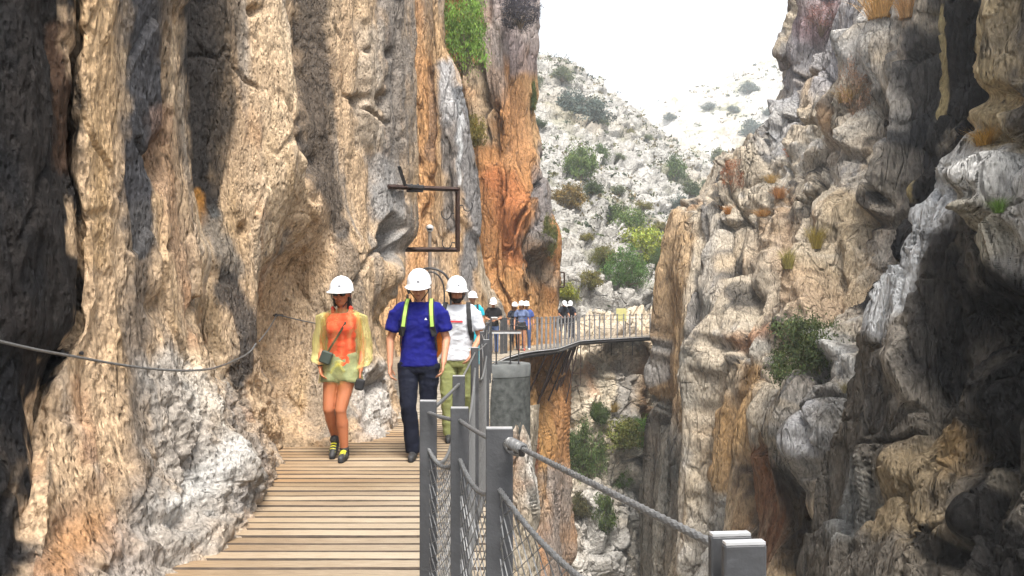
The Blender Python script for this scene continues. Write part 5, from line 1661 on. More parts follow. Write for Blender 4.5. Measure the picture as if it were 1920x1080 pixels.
def add_helmet(p, hc, Rm, full=True):
    """White safety helmet: ribbed shell, peak, strap and a small printed mark."""
    C = Vector(hc) + Rm @ Vector((0, .004, .052))
    mb = MB(); rings = []
    n = 36
    for t in np.linspace(0, math.pi / 2 - .05, 10):
        ring = []
        for k in np.arange(n) * 2 * math.pi / n:
            r = math.cos(t)
            rib = 1 + (.018 * max(0, 1 - abs(math.cos(k)) / .16) if t > .3 else 0)
            ring.append(C + Rm @ Vector((.112 * r * math.cos(k) * (1.0 if t else 1.0), .136 * r * math.sin(k), .125 * math.sin(t) * rib)))
        rings.append(ring)
    lip = [[C + Rm @ Vector((.112 * f * math.cos(k), .136 * f * math.sin(k), z)) for k in np.arange(n) * 2 * math.pi / n] for f, z in ((.95, -.004), (.97, -.020), (1.03, -.020), (1.03, -.012))]
    mb.loft(lip + rings)
    h = mb.build('helmet', helmet_m, p, smooth=True)
    mb = MB(); sec = []
    for a in np.linspace(-.95, .95, 13):
        dx, dy = math.sin(a), -math.cos(a)
        e = .058 * (math.cos(a) ** .8)
        sec.append([C + Rm @ Vector((dx * .110, dy * .134, -.004)), C + Rm @ Vector((dx * (.112 + e), dy * (.136 + e), -.020)), C + Rm @ Vector((dx * (.112 + e), dy * (.136 + e), -.026)), C + Rm @ Vector((dx * .110, dy * .134, -.014))])
    mb.loft(sec); mb.build('peak', helmet_m, h, smooth=True)
    if full:
        for sx in (-1, 1):
            MB().tube([C + Rm @ Vector((sx * .098, -.02, -.02)), C + Rm @ Vector((sx * .085, -.035, -.09)), C + Rm @ Vector((sx * .02, -.055, -.172))], .005, 5).build('chin_strap', black_m, h)
        e = Vector((.012, -.128, .038))
        MB().box(C + Rm @ e, (.020, .006, .016), Rm @ Matrix.Rotation(-.25, 3, 'X')).build('emblem', emblem_m, h)
        MB().box(C + Rm @ (e + Vector((.019, .001, 0))), (.008, .006, .010), Rm @ Matrix.Rotation(-.25, 3, 'X')).build('emblem', emblem_m, h)
    return h


def shoe(p, ankle, fwd, mat, tip=0.0, lace=None):
    """Shoe: heel, vamp and sole; fwd horizontal direction of the toes, tip raises the heel (pushing off)."""
    a = Vector(ankle); f = Vector(fwd).normalized(); up = Vector((0, 0, 1))
    Rt = Matrix.Rotation(tip, 3, f.cross(up))
    base = Vector((a.x, a.y, 0)); a = base + Vector((0, 0, .09))
    toe = base + f * .17
    def Q(v): return toe + Rt @ (Vector(v) - toe)
    mb = MB()
    capsule(mb, Q(a + up * .01), Q(base - f * .035 + up * .04), .046, .040, 10)
    capsule(mb, Q(base - f * .035 + up * .038), Q(base + f * .09 + up * .036), .038, .042, 10)
    capsule(mb, Q(base + f * .09 + up * .036), Q(base + f * .165 + up * .032), .043, .031, 10)
    o = fuse(mb, 'shoe', mat, p, .009, 2)
    mb = MB()
    capsule(mb, Q(base - f * .045 + up * .014), Q(base + f * .06 + up * .012), .033, .036, 10)
    capsule(mb, Q(base + f * .06 + up * .012), Q(base + f * .175 + up * .014), .038, .028, 10)
    so = fuse(mb, 'sole', black_m, o, .010, 1)
    if lace is not None:
        lat = f.cross(up)
        for k in range(4):
            q = base + f * (.045 + .028 * k) + up * (.088 - .010 * k)
            MB().tube([Q(q + lat * .026 - up * .006), Q(q + up * .005), Q(q - lat * .026 - up * .006)], .0065, 5).build('lace', lace, o)
    return o


def cloth_mat(name, colr, rough=.85, sheen=.2):
    return pmat(name, colr, rough=rough, var=.12, scale=7, bump=.25, bscale=220, spec=.2)


def person(loc, label, J, look, top, bottom, skin, scale=1.0, vox=.007, rz=0.0, group='walkers in white helmets', short_sleeve=True, shorts=False, fem=False, detail=True, helmet=True, top_hem=.87, bare_arms=False, shoes=(None, None), strap=None, hair=False):
    """One walker. J = joints in metres (facing -Y), look = (pitch, yaw) of the head."""
    p = thing('person', loc, rz, label, 'person', group)
    p.scale = (scale,) * 3
    g = {k: Vector(v) for k, v in J.items() if isinstance(v, tuple)}
    Rm = head_frame(J, *look)
    hc = g['neck'] + Matrix.Rotation(look[0] * .6, 3, 'X') @ Vector((0, -.012, .165))
    sh_w = .88 if fem else 1.0
    # ---- skin
    mb = MB()
    capsule(mb, g['neck'] - Vector((0, 0, .05)), hc + Rm @ Vector((0, .015, -.06)), .056 * sh_w, .052 * sh_w)
    T = add_head(mb, hc, Rm)
    ellip(mb, g['neck'] + Vector((0, .005, -.06)), (.12 * sh_w, .07, .06))
    for s_ in ('l', 'r'):
        sg = -1 if s_ == 'l' else 1
        capsule(mb, g['sh_' + s_] + Vector((-sg * .03, 0, -.01)), g['el_' + s_], .050 * sh_w, .038 * sh_w)
        capsule(mb, g['el_' + s_], g['wr_' + s_], .040 * sh_w, .027 * sh_w)
        d = (g['wr_' + s_] - g['el_' + s_]).normalized()
        if detail:
            hd = Vector(J.get('hd_' + s_, tuple(d)))
            hand(mb, g['wr_' + s_], hd, Vector((-sg * .75, -.15, -.1)), sg * 1.0, J.get('curl', .55), .98 * sh_w)
        else:
            capsule(mb, g['wr_' + s_], g['wr_' + s_] + d * .13, .030, .026)
    if shorts:
        for s_ in ('l', 'r'):
            capsule(mb, g['hip_' + s_], g['kn_' + s_], .088, .056)
            capsule(mb, g['kn_' + s_], g['kn_' + s_].lerp(g['an_' + s_], .35), .052, .052)
            capsule(mb, g['kn_' + s_].lerp(g['an_' + s_], .30) + Vector((0, .012, 0)), g['an_' + s_], .060, .036)
        if fem:
            sections(mb, [(g['hip_l'].lerp(g['hip_r'], .5) + Vector((0, 0, z)), rx, ry) for z, rx, ry in ((-.04, .13, .10), (.05, .155, .11), (.15, .135, .095))])
    if bare_arms:
        tc = g['neck'].lerp(g['hip_l'].lerp(g['hip_r'], .5), .3)
        ellip(mb, tc, (.15, .09, .16))
    body = fuse(mb, 'body', skin, p, vox, 2)
    # ---- face
    if detail:
        for sx in (-1, 1):
            m2 = MB(); ellip(m2, T(sx * .031, -.090, .012), (.012, .006, .006), Rm, 10, 6); m2.build('eye', hair_m, body, smooth=True)
        m2 = MB(); ellip(m2, T(0, -.099, -.052), (.021, .005, .0045), Rm, 10, 6); m2.build('mouth', pmat('lips', (.24, .07, .05), rough=.5), body, smooth=True)
    m2 = MB(); ellip(m2, T(0, .040, .02), (.082, .080, .085), Rm); 
    if hair:
        capsule(m2, T(0, .075, -.02), T(0, .085, -.20), .055, .045)
        for sx in (-1, 1): capsule(m2, T(sx * .070, .02, .0), T(sx * .075, .03, -.11), .022, .018)
    fuse(m2, 'hair', hair_m, p, .012 if detail else .018, 1)
    if helmet: add_helmet(p, hc, Rm, detail)
    # ---- top
    mb = MB()
    hipc = g['hip_l'].lerp(g['hip_r'], .5); nk = g['neck']
    zs = top_hem
    def axis(z):
        t = (z - hipc.z) / max(nk.z - hipc.z, .01)
        return hipc.lerp(nk, min(max(t, -.2), 1.05)) * 1.0
    W_ = .155 if not fem else .135
    prof = [(zs, 1.15 if not fem else 1.12, .134), (1.02, 1.02 if not fem else .93, .115), (1.14, 1.04 if not fem else .92, .115), (1.26, 1.16 if not fem else 1.05, .125), (1.35, 1.20 if not fem else 1.05, .120), (1.42, 1.08 if not fem else .95, .095), (1.465, .62, .075)]
    secs = []
    for z, fx, ry in prof:
        c = axis(z); c.z = z
        secs.append((c, W_ * fx, ry * (1 if not fem else .9)))
    if bare_arms:
        secs = secs[:-2] + [(secs[-2][0] + Vector((0, 0, -.02)), W_ * .70, .085)]
    sections(mb, secs)
    if fem:
        for sx in (-1, 1): ellip(mb, axis(1.26) + Vector((sx * .065, -.085, 0)), (.062, .05, .06))
    if not bare_arms:
        for s_ in ('l', 'r'):
            sg = -1 if s_ == 'l' else 1
            e = g['sh_' + s_].lerp(g['el_' + s_], .72 if short_sleeve else 1.0)
            capsule(mb, g['sh_' + s_] + Vector((-sg * .05, 0, .0)), g['sh_' + s_].lerp(g['el_' + s_], .3), .070, .068)
            mb.tube([g['sh_' + s_].lerp(g['el_' + s_], .1), g['sh_' + s_].lerp(g['el_' + s_], .4), e], [.066, .066, .070], 14)
            if not short_sleeve:
                capsule(mb, g['el_' + s_], g['el_' + s_].lerp(g['wr_' + s_], .92), .054, .040)
    else:
        for sx in (-1, 1):
            mb.tube([axis(1.34) + Vector((sx * .075, -.075, -.03)), axis(1.43) + Vector((sx * .085, -.03, .03)), axis(1.42) + Vector((sx * .085, .05, .02)), axis(1.32) + Vector((sx * .07, .085, 0))], .013, 8)
    tp = fuse(mb, 'shirt', top, p, max(vox, .009), 3, .012 if detail else 0, (8, 8, 11))
    # ---- bottom
    mb = MB()
    sections(mb, [(hipc + Vector((0, 0, z)), rx, ry) for z, rx, ry in ((-.10, .155, .11), (-.02, .168, .122), (.06, .158, .118), (.13, .145, .108))])
    for s_ in ('l', 'r'):
        if shorts:
            e = g['hip_' + s_].lerp(g['kn_' + s_], .36 if fem else .85)
            mb.tube([g['hip_' + s_] + Vector((0, 0, -.02)), e], [.100, .098 if fem else .085], 14)
        else:
            k, a = g['kn_' + s_], g['an_' + s_]
            mb.tube([g['hip_' + s_] + Vector((0, 0, -.02)), g['hip_' + s_].lerp(k, .5), k, k.lerp(a, .5) + Vector((0, .01, 0)), a + Vector((0, 0, -.03))], [.098, .086, .070, .066, .064], 14)
            ellip(mb, k, (.068, .07, .07))
    fuse(mb, 'shorts' if shorts else 'trousers', bottom, p, max(vox, .009), 3, .013 if detail else 0, (7, 7, 10))
    for s_ in ('l', 'r'):
        if detail:
            shoe(p, g['an_' + s_], J.get('ft_' + s_, (0, -1, 0)), shoes[0] or shoe_m, J.get('tip_' + s_, 0.0), shoes[1])
        else:
            mb = MB(); a = g['an_' + s_]; capsule(mb, a + Vector((0, .02, -.04)), a + Vector((0, -.13, -.06)), .042, .030, 8); mb.build('shoe', shoes[0] or shoe_m, p, smooth=True)
    return p, T, Rm, hc, axis, g


def strip(pts, w, t, nrm):
    """Flat webbing strap along points, facing nrm."""
    mb = MB(); pts = [Vector(q) for q in pts]; rings = []
    for i, q in enumerate(pts):
        d = (pts[min(i + 1, len(pts) - 1)] - pts[max(i - 1, 0)]).normalized()
        n_ = Vector(nrm[i] if isinstance(nrm, list) else nrm); n_ = (n_ - d * n_.dot(d)).normalized(); l_ = d.cross(n_)
        rings.append([q + l_ * w / 2, q + l_ * w / 2 + n_ * t, q - l_ * w / 2 + n_ * t, q - l_ * w / 2])
    mb.loft(rings)
    return mb


STAND = dict(neck=(0, .01, 1.455), sh_l=(-.185, .01, 1.41), sh_r=(.185, .01, 1.41), el_l=(-.245, .03, 1.13), el_r=(.245, .03, 1.13), wr_l=(-.255, -.07, .89), wr_r=(.255, -.07, .89),
             hip_l=(-.09, 0, .90), hip_r=(.09, 0, .90), kn_l=(-.10, -.02, .49), kn_r=(.10, -.02, .49), an_l=(-.10, .02, .09), an_r=(.10, .02, .09))

# -- woman in the yellow rain cape
YW = 7.62
J = dict(STAND, neck=(0.012, -.02, 1.42), sh_l=(-.158, .0, 1.375), sh_r=(.158, .01, 1.375), el_l=(-.196, .04, 1.10), el_r=(.20, .05, 1.10), wr_l=(-.18, -.10, .895), wr_r=(.195, -.05, .855),
         hip_l=(-.085, 0, .885), hip_r=(.085, 0, .885), kn_l=(-.105, -.07, .49), kn_r=(.015, -.10, .485), an_l=(-.085, .16, .155), an_r=(.035, -.02, .09), tip_l=-.55, hd_l=(.25, -.35, -.9), hd_r=(-.05, -.2, -1))
tank = cloth_mat('coral_tank_top', (.70, .075, .045))
short_m = cloth_mat('grey_green_shorts', (.24, .28, .22))
p, T, Rm, hc, axis, g = person((W(640, 575, YW).x, YW, .0), 'woman in a clear yellow rain cape, coral top and shorts walking by the rock', J, (.12, -.05), tank, short_m, skin_w, scale=.99, fem=True, shorts=True, bare_arms=True, hair=True, shoes=(shoe_m, yellow_lace), top_hem=.90)
lens = pmat('dark_lens', (.01, .01, .012), rough=.12, var=.05, spec=.6)
mb = MB()
for sx in (-1, 1): ellip(mb, T(sx * .034, -.092, .010), (.030, .014, .021), Rm)
mb.tube([T(-.075, -.05, .016), T(-.03, -.098, .018), T(.03, -.098, .018), T(.075, -.05, .016)], .004, 5)
mb.build('sunglasses', lens, p, smooth=True)
bs = [g['sh_r'] + Vector((-.075, -.02, .045)), axis(1.30) + Vector((.055, -.128, 0)), axis(1.2) + Vector((.0, -.14, 0)), axis(1.08) + Vector((-.075, -.132, 0)), axis(1.0) + Vector((-.12, -.12, 0))]
strip(bs, .020, .005, (0, -1, 0)).build('bag_strap', black_m, p)
MB().box(axis(.985) + Vector((-.115, -.145, 0)), (.11, .045, .12), Matrix.Rotation(.35, 3, 'Y'), bevel=.012).build('shoulder_bag', pmat('olive_bag', (.04, .055, .045), rough=.7, var=.3), p)
MB().box(g['wr_r'] + Vector((.0, -.045, -.13)), (.085, .05, .11), Matrix.Rotation(.2, 3, 'Y'), bevel=.015).build('camera_pouch', black_m, p)
MB().tube([g['wr_l'] + Vector((.028 * math.cos(a), .028 * math.sin(a), .012)) for a in np.linspace(0, 6.283, 13)], .0045, 5).build('bracelet', black_m, p)
# cape: thin see-through film in folds
def film_mat(name, lo, hi):
    cm, nt, N, L, P = new_mat(name)
    P.inputs['Base Color'].default_value = (.80, .77, .34, 1); P.inputs['Roughness'].default_value = .22
    tr_ = N.new('ShaderNodeBsdfTransparent'); tr_.inputs[0].default_value = (1, .98, .82, 1)
    nz = N.new('ShaderNodeTexNoise'); nz.inputs['Scale'].default_value = 12; nz.inputs['Detail'].default_value = 6
    tcx = N.new('ShaderNodeTexCoord'); mpf = N.new('ShaderNodeMapping'); mpf.inputs['Scale'].default_value = (1.6, 1.6, .28); L.new(tcx.outputs['Object'], mpf.inputs['Vector']); L.new(mpf.outputs[0], nz.inputs['Vector'])
    lw = N.new('ShaderNodeLayerWeight'); lw.inputs[0].default_value = .35
    mr = N.new('ShaderNodeMapRange'); mr.inputs[1].default_value = .42; mr.inputs[2].default_value = .70; mr.inputs[3].default_value = lo; mr.inputs[4].default_value = hi
    L.new(nz.outputs['Fac'], mr.inputs[0])
    ad = N.new('ShaderNodeMath'); ad.operation = 'MULTIPLY_ADD'; ad.inputs[1].default_value = .45; ad.use_clamp = True
    L.new(lw.outputs['Facing'], ad.inputs[0]); L.new(mr.outputs[0], ad.inputs[2])
    tl = N.new('ShaderNodeBsdfTranslucent'); tl.inputs[0].default_value = (.88, .85, .42, 1)
    m1 = N.new('ShaderNodeMixShader'); m1.inputs[0].default_value = .4
    L.new(P.outputs[0], m1.inputs[1]); L.new(tl.outputs[0], m1.inputs[2])
    m2_ = N.new('ShaderNodeMixShader'); L.new(ad.outputs[0], m2_.inputs[0]); L.new(tr_.outputs[0], m2_.inputs[1]); L.new(m1.outputs[0], m2_.inputs[2])
    L.new(m2_.outputs[0], [n for n in N if n.type == 'OUTPUT_MATERIAL'][0].inputs['Surface'])
    return cm


cm = film_mat('clear_yellow_film', .02, .22)
cm_sleeve = film_mat('yellow_film_sleeve', .14, .50)


def film(rings, name, parent, closed=True, wr=.012, mat=None):
    A_ = np.array([[list(q) for q in r] for r in rings], np.float32)
    m_, n_ = A_.shape[:2]
    c_ = A_.mean(axis=1, keepdims=True); o_ = A_ - c_; o_ /= np.linalg.norm(o_, axis=2, keepdims=True) + 1e-6
    d = fbm(A_.reshape(-1, 3) * np.float32((13, 13, 5)) + 5, 3, .55, ridged=True).reshape(m_, n_, 1)
    A_ = A_ + o_ * d * wr
    idx = np.arange(m_ * n_).reshape(m_, n_)
    nx = np.roll(idx, -1, axis=1)
    F_ = np.stack([idx[:-1], nx[:-1], nx[1:], idx[1:]], axis=-1)
    if not closed: F_ = F_[:, :-1]
    return mesh_np(name, A_.reshape(-1, 3), F_.reshape(-1, 4), mat or cm, parent)


cape = None
rings = []
for z, rx, ry in np.array([(1.44, .085, .075), (1.40, .155, .10), (1.33, .185, .128), (1.22, .18, .145), (1.10, .172, .15), (1.0, .16, .142), (.93, .158, .14), (.88, .172, .15), (.80, .195, .165), (.74, .20, .16)]):
    c = axis(z); c.z = z
    rings.append([c + Vector((rx * math.cos(k), ry * math.sin(k), .012 * math.sin(5 * k) if z < .85 else 0)) for k in np.arange(56) * 2 * math.pi / 56])
tt = np.linspace(0, len(rings) - 1, 40)
A_ = hermite(np.arange(len(rings)), np.array([[list(q) for q in r] for r in rings]).reshape(len(rings), -1), tt).reshape(40, 56, 3)
cape = film(A_, 'rain_cape', p, wr=.022)
for s_ in ('l', 'r'):
    sg = -1 if s_ == 'l' else 1
    path = [g['sh_' + s_] + Vector((-sg * .06, 0, .02)), g['sh_' + s_] + Vector((sg * .01, 0, -.02)), g['sh_' + s_].lerp(g['el_' + s_], .5) + Vector((sg * .012, 0, 0)), g['el_' + s_] + Vector((sg * .02, 0, -.02)), g['el_' + s_].lerp(g['wr_' + s_], .5) + Vector((sg * .03, .02, -.03)), g['wr_' + s_] + Vector((sg * .015, 0, .03))]
    rr = [.054, .062, .060, .060, .058, .050]
    S_ = hermite(np.arange(6), np.array([list(q) for q in path]), np.linspace(0, 5, 30)); R2 = np.interp(np.linspace(0, 5, 30), np.arange(6), rr)
    rings = [[Vector(c) + Vector((r * math.cos(k), r * .95 * math.sin(k), r * .45 * math.cos(k) * sg * .6)) for k in np.arange(28) * 2 * math.pi / 28] for c, r in zip(S_, R2)]
    film(rings, 'sleeve', cape, wr=.02, mat=cm_sleeve)
mb = MB(); ellip(mb, axis(.93) + Vector((.01, -.16, 0)), (.045, .02, .03)); mb.tube([axis(.93) + Vector((.01, -.165, 0)), axis(.88) + Vector((-.04, -.185, 0)), axis(.84) + Vector((-.06, -.18, 0))], .012, 6)
mb.tube([axis(.93) + Vector((.01, -.165, 0)), axis(.88) + Vector((.05, -.185, 0)), axis(.85) + Vector((.07, -.18, 0))], .012, 6); mb.build('cape_knot', cm, cape, smooth=True)

# -- man in the blue shirt
YB = 7.70
J = dict(STAND, neck=(0.015, -.03, 1.455), sh_l=(-.20, .0, 1.405), sh_r=(.205, .0, 1.405), el_l=(-.272, .02, 1.12), el_r=(.262, .03, 1.125), wr_l=(-.262, -.06, .875), wr_r=(.245, -.10, .905),
         hip_l=(-.10, 0, .91), hip_r=(.10, 0, .91), kn_l=(-.085, -.10, .50), kn_r=(.09, -.02, .49), an_l=(-.045, -.06, .09), an_r=(.085, .22, .15), tip_r=-.5, hd_l=(.08, -.25, -1), hd_r=(-.12, -.25, -1), curl=.7)
navy = cloth_mat('navy_trousers', (.006, .008, .018)); blue = cloth_mat('royal_blue_shirt', (.007, .009, .145))
p, T, Rm, hc, axis, g = person((W(785, 575, YB).x, YB, .0), 'man in a blue shirt and dark trousers with orange backpack, looking down', J, (.34, -.05), blue, navy, skin_m, scale=1.015, shoes=(shoe_m, None))
green_w = pmat('lime_webbing', (.33, .52, .10), rough=.8, var=.15, scale=20)
orange_f = cloth_mat('orange_pack', (.75, .20, .02))
mb = MB(); sections(mb, [(axis(z) + Vector((0, .185, z - axis(z).z)), rx, .10) for z, rx in ((.93, .16), (1.0, .20), (1.2, .20), (1.36, .17), (1.42, .12))])
bp = fuse(mb, 'backpack', orange_f, p, .012, 3, .006)
for sx in (-1, 1):
    a = axis(1.3)
    q = [axis(1.42) + Vector((sx * .105, .10, .02)), axis(1.45) + Vector((sx * .11, .0, .045)), axis(1.42) + Vector((sx * .115, -.085, .015)), axis(1.34) + Vector((sx * .125, -.125, 0)), axis(1.24) + Vector((sx * .135, -.135, 0)), axis(1.16) + Vector((sx * .155, -.11, 0))]
    nr = [(0, .2, 1), (0, -.2, 1), (0, -.7, .7), (0, -1, .2), (0, -1, 0), (sx * .4, -1, 0)]
    for q_ in q: q_.z = q_.z
    strip(q, .052, .010, nr).build('strap', black_m, bp)
    strip([v + Vector((0, -.010, .004)) for v in q[:5]], .030, .006, nr[:5]).build('strap_trim', green_w, bp)
    strip([q[5], axis(1.08) + Vector((sx * .165, -.06, 0)), axis(1.0) + Vector((sx * .165, .05, 0))], .03, .006, (sx, -.5, 0)).build('strap', black_m, bp)
MB().box(axis(1.31) + Vector((.075, -.146, 0)), (.022, .003, .008)).box(axis(1.31) + Vector((.075, -.147, .010)), (.010, .003, .008)).build('chest_emblem', white_m, p)
MB().tube([g['hip_l'] + Vector((-.06, -.085, -.17)), g['hip_l'] + Vector((-.02, -.105, -.14))], .004, 5).build('pocket_zip', pmat('silver_zip', (.5, .5, .5), rough=.3), p)

# -- bearded man in the white shirt
YC = 8.75
J = dict(STAND, neck=(.0, -.02, 1.45), wr_r=(.17, -.17, .96), el_r=(.255, .03, 1.12), wr_l=(-.24, -.08, .9), hd_r=(-.35, -.35, -.85), kn_l=(-.10, -.08, .5), an_l=(-.08, -.08, .09), an_r=(.10, .14, .12), tip_r=-.3)
khaki = cloth_mat('khaki_trousers', (.20, .215, .085)); wht = cloth_mat('white_tee', (.52, .54, .58))
p, T, Rm, hc, axis, g = person((W(857, 575, YC).x, YC, .0), 'bearded man in a white tee shirt with red chest stripe and khaki trousers', J, (.2, .12), wht, khaki, skin_m, scale=1.0, shoes=(shoe_m, None))
mb = MB(); ellip(mb, T(0, -.048, -.080), (.058, .048, .038), Rm); ellip(mb, T(0, -.088, -.078), (.028, .016, .016), Rm)
for sx in (-1, 1): capsule(mb, T(sx * .066, .0, .0), T(sx * .055, -.03, -.07), .014, .02)
fuse(mb, 'beard', hair_m, p, .009, 1)
strip([axis(1.29) + Vector((x, -.140 + .10 * (x / .13) ** 2 * .35, 0)) for x in np.linspace(-.10, .07, 7)], .018, .003, (0, -1, 0)).build('chest_stripe', pmat('red_print', (.55, .04, .05), rough=.8), p)
mb = MB(); sections(mb, [(axis(z) + Vector((0, .18, z - axis(z).z)), rx, .09) for z, rx in ((.98, .15), (1.1, .18), (1.3, .17), (1.42, .12))])
bp = fuse(mb, 'backpack', black_m, p, .014, 3)
for sx in (-1, 1):
    q = [axis(1.42) + Vector((sx * .12, .10, .02)), axis(1.45) + Vector((sx * .125, .0, .04)), axis(1.42) + Vector((sx * .13, -.085, .01)), axis(1.32) + Vector((sx * .14, -.125, 0)), axis(1.2) + Vector((sx * .15, -.12, 0)), axis(1.1) + Vector((sx * .165, -.05, 0))]
    strip(q, .048, .010, [(0, .2, 1), (0, -.2, 1), (0, -.7, .7), (0, -1, .2), (0, -1, 0), (sx, -1, 0)]).build('strap', black_m, bp)

# -- walkers further along
def far_person(px, Y, label, topc, botc, J=STAND, look=(.15, 0), rz=0, scale=1.0, vox=.016, z=0.0, **kw):
    return person((W(px, 575, Y).x, Y, z), label, J, look, topc, botc, skin_m, scale=scale, vox=vox, rz=rz, detail=False, **kw)


cyan = cloth_mat('turquoise_shirt', (.03, .42, .55)); jeans = cloth_mat('blue_jeans', (.08, .12, .24)); blk = cloth_mat('black_tee', (.015, .015, .017))
gblue = cloth_mat('grey_blue_top', (.13, .17, .30)); dkc = cloth_mat('dark_jacket', (.03, .035, .05)); pnk = pmat('red_shoe', (.55, .10, .08), rough=.6)
r = far_person(886, 19.3, 'man in a turquoise shirt with dark straps behind the bearded man', cyan, cyan, scale=1.02, look=(.1, .2))
for sx in (-1, 1): strip([r[4](1.44) + Vector((sx * .12, -.02, .04)), r[4](1.36) + Vector((sx * .125, -.135, 0)), r[4](1.18) + Vector((sx * .15, -.13, 0))], .05, .012, (0, -1, .3)).build('strap', black_m, r[0])
Jb = dict(STAND, el_l=(-.25, .02, 1.13), el_r=(.25, .02, 1.13), wr_l=(-.06, -.20, 1.06), wr_r=(.10, -.20, 1.08))
r = far_person(925, 24.6, 'man in a black tee shirt and jeans leafing through something at the rail', blk, jeans, J=Jb, scale=.97, look=(.4, 0))
MB().box(r[4](1.12) + Vector((.04, -.27, 0)), (.20, .02, .14), Matrix.Rotation(.9, 3, 'X'), bevel=.004).build('leaflet', white_m, r[0])
r = far_person(965, 26.9, 'dark haired walker in dark clothes, left of the two women at the bend', dkc, dkc, scale=.90, fem=True, hair=True, look=(.1, .2))
r = far_person(978, 26.2, 'walker in a grey blue top, dark shorts and red shoes at the bend', gblue, black_m, scale=.92, fem=True, shorts=True, hair=True, shoes=(pnk, None), look=(.1, -.1))
r = far_person(987, 26.8, 'walker in blue mostly hidden behind the grey blue top at the bend', cloth_mat('blue_rain_top', (.06, .10, .30)), jeans, scale=.92, look=(.2, 0), shoes=(white_m, None))
Jl = dict(STAND, neck=(-.03, -.16, 1.40), sh_l=(-.20, -.12, 1.36), sh_r=(.14, -.12, 1.36), el_l=(-.25, -.16, 1.10), el_r=(.2, -.2, 1.1), wr_l=(-.2, -.36, 1.02), wr_r=(.15, -.38, 1.02))
r = far_person(1056, 35.9, 'leaning walker in dark jacket and trousers, left of the far pair', dkc, dkc, J=Jl, look=(.5, .3), rz=.25)
r = far_person(1071, 36.4, 'leaning walker in dark clothes, right of the far pair', cloth_mat('navy_jacket', (.02, .022, .035)), dkc, J=Jl, look=(.5, -.2), rz=-.1)
# ------------------------------------------------------------------ old iron and fittings on the left wall
br = thing('iron_bracket', (0, 0, 0), label='rusty iron bracket frame with hooks jutting from the left rock wall', cat='bracket')
YB_ = 12.6
def bar(pts, w, mat=rust_m, name='bar'):
    return MB().tube([Vector(q) for q in pts], w, 4).build(name, mat, br)
a0, a1, b1, b0 = W(728, 350, 11.2), W(858, 355, YB_), W(858, 468, YB_), W(768, 466, YB_ - .2)
bar([a0, a1], .036); bar([a1 + Vector((0, 0, .03)), b1 - Vector((0, 0, .03))], .038); bar([b1, b0 + Vector((-.25, .2, 0))], .038)
bar([W(760, 348, 11.35), W(748, 312, 11.2)], .03, dark_iron)
MB().box(W(776, 350, 11.55), (.30, .06, .055), Matrix.Rotation(.06, 3, 'Y'), bevel=.01).build('clamp', dark_iron, br)
MB().box(W(778, 358, 11.6), (.24, .06, .035), bevel=.01).build('clamp_plate', dark_iron, br)
for k in (760, 772, 784):
    MB().lathe([(.018, -.012), (.018, .012)], W(k, 347, 11.4), 6, rot=Matrix.Rotation(1.57, 3, 'X')).build('bolt', steel, br)
for (px, py, sg) in ((852, 400, -1), (853, 455, -1), (862, 385, 1)):
    pts = []
    for t in np.linspace(0, 1, 12):
        a = t * 3.6
        pts.append(W(px + sg * (6 + 9 * (1 - math.cos(a))), py + 11 * math.sin(a), YB_ - .03))
    MB().tube([W(px, py, YB_ - .03)] + pts, .009, 6).build('hook', dark_iron, br, smooth=True)

lp = thing('light_pole', (W(806, 500, 18.0).x, 18.0, 0), label='thin grey pole with a small white dome lamp behind the walkers', cat='pole')
zt = W(806, 428, 18.0).z
MB().tube([(0, 0, 0), (0, 0, zt - .05)], .04, 10).build('pole', pmat('pole_grey', (.22, .18, .15), rough=.6, var=.2), lp, smooth=True)
MB().lathe([(.03, zt - .09), (.07, zt - .05), (.088, zt + .0), (.078, zt + .05), (.03, zt + .08)], n=18).build('dome', pmat('dome_white', (.6, .6, .6), rough=.35), lp, smooth=True)
MB().lathe([(.04, zt - .07), (.06, zt - .04), (.06, zt - .03)], c=(0, -.04, .02), n=14).build('lens', dark_iron, lp, smooth=True)

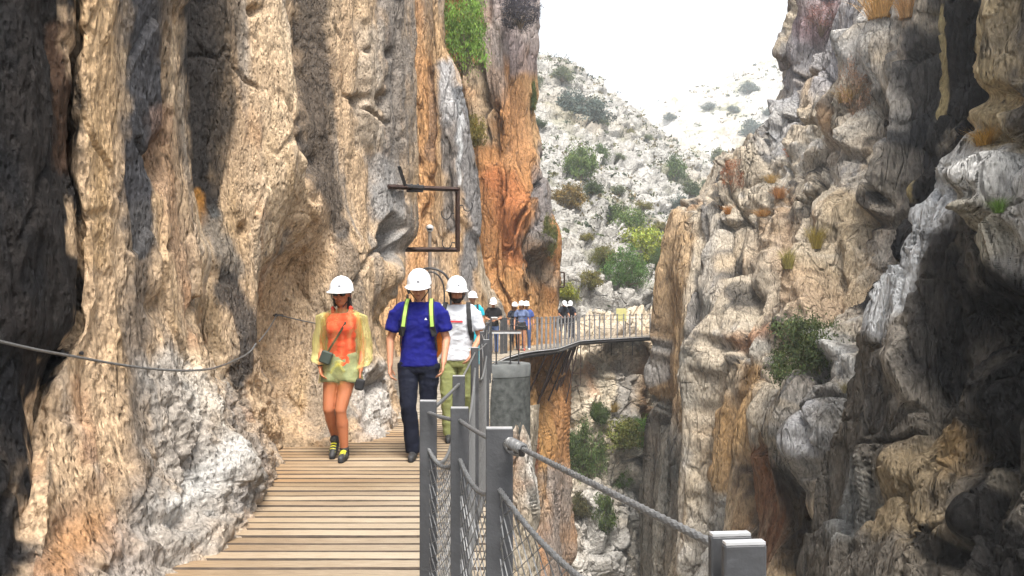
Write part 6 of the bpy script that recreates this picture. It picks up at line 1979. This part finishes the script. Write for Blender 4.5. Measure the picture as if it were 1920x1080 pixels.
hp = thing('cable_hoop', (0, 0, 0), label='dark pipe hoop arching over the boardwalk behind the two men', cat='hoop')
pts = [W(765 + 40 * (1 - math.cos(a)), 540 - 37 * math.sin(a), 14.5) for a in np.linspace(-.3, math.pi * .93, 24)]
MB().tube(pts + [W(846, 600, 14.5), W(850, 720, 14.5)], .022, 8).build('pipe', dark_iron, hp, smooth=True)
pts = [W(783 + 25 * (1 - math.cos(a)), 548 - 38 * math.sin(a), 15.2) for a in np.linspace(.3, math.pi, 18)]
MB().tube(pts + [W(834, 620, 15.2), W(834, 715, 15.2)], .016, 8).build('pipe', dark_iron, hp, smooth=True)
MB().tube([W(764, 552, 14.5), W(764, 640, 14.5), W(764, 725, 14.5)], .022, 8).build('pipe', dark_iron, hp, smooth=True)

# small frame and signs at the far end of the walk
fb = thing('old_bracket', (0, 0, 0), label='small square iron bracket beside the nose of the orange cliff', cat='bracket')
Yf = 33.5
for a, b in (((1036, 511), (1058, 511)), ((1058, 511), (1058, 538)), ((1058, 538), (1036, 538))):
    MB().tube([W(*a, Yf), W(*b, Yf)], .035, 4).build('bar', rust_m, fb)
sb = W(1165, 590, 39.2)
sg = thing('notice_board', (sb.x, 39.2, 0), label='pale yellow notice board standing behind the far rail', cat='sign')
MB().box((0, 0, 1.05), (.50, .03, .62), bevel=.01).build('board', pmat('pale_yellow_board', (.55, .52, .22), rough=.6, var=.1), sg)
for dx in (-.2, .2): MB().box((dx, .03, .55), (.04, .04, 1.1)).build('leg', steel, sg)
# ------------------------------------------------------------------ haze
hz_m = bpy.data.materials.new('haze_air'); hz_m.use_nodes = True
hn, hl = hz_m.node_tree.nodes, hz_m.node_tree.links
for n in list(hn):
    if n.type != 'OUTPUT_MATERIAL': hn.remove(n)
pv = hn.new('ShaderNodeVolumePrincipled')
pv.inputs['Color'].default_value = (.88, .94, 1.0, 1)
pv.inputs['Density'].default_value = .0009
hl.new(pv.outputs[0], [n for n in hn if n.type == 'OUTPUT_MATERIAL'][0].inputs['Volume'])
hb = MB().box((20, 180, 32), (580, 520, 170)).build('haze', hz_m)
tag(hb, kind='stuff')
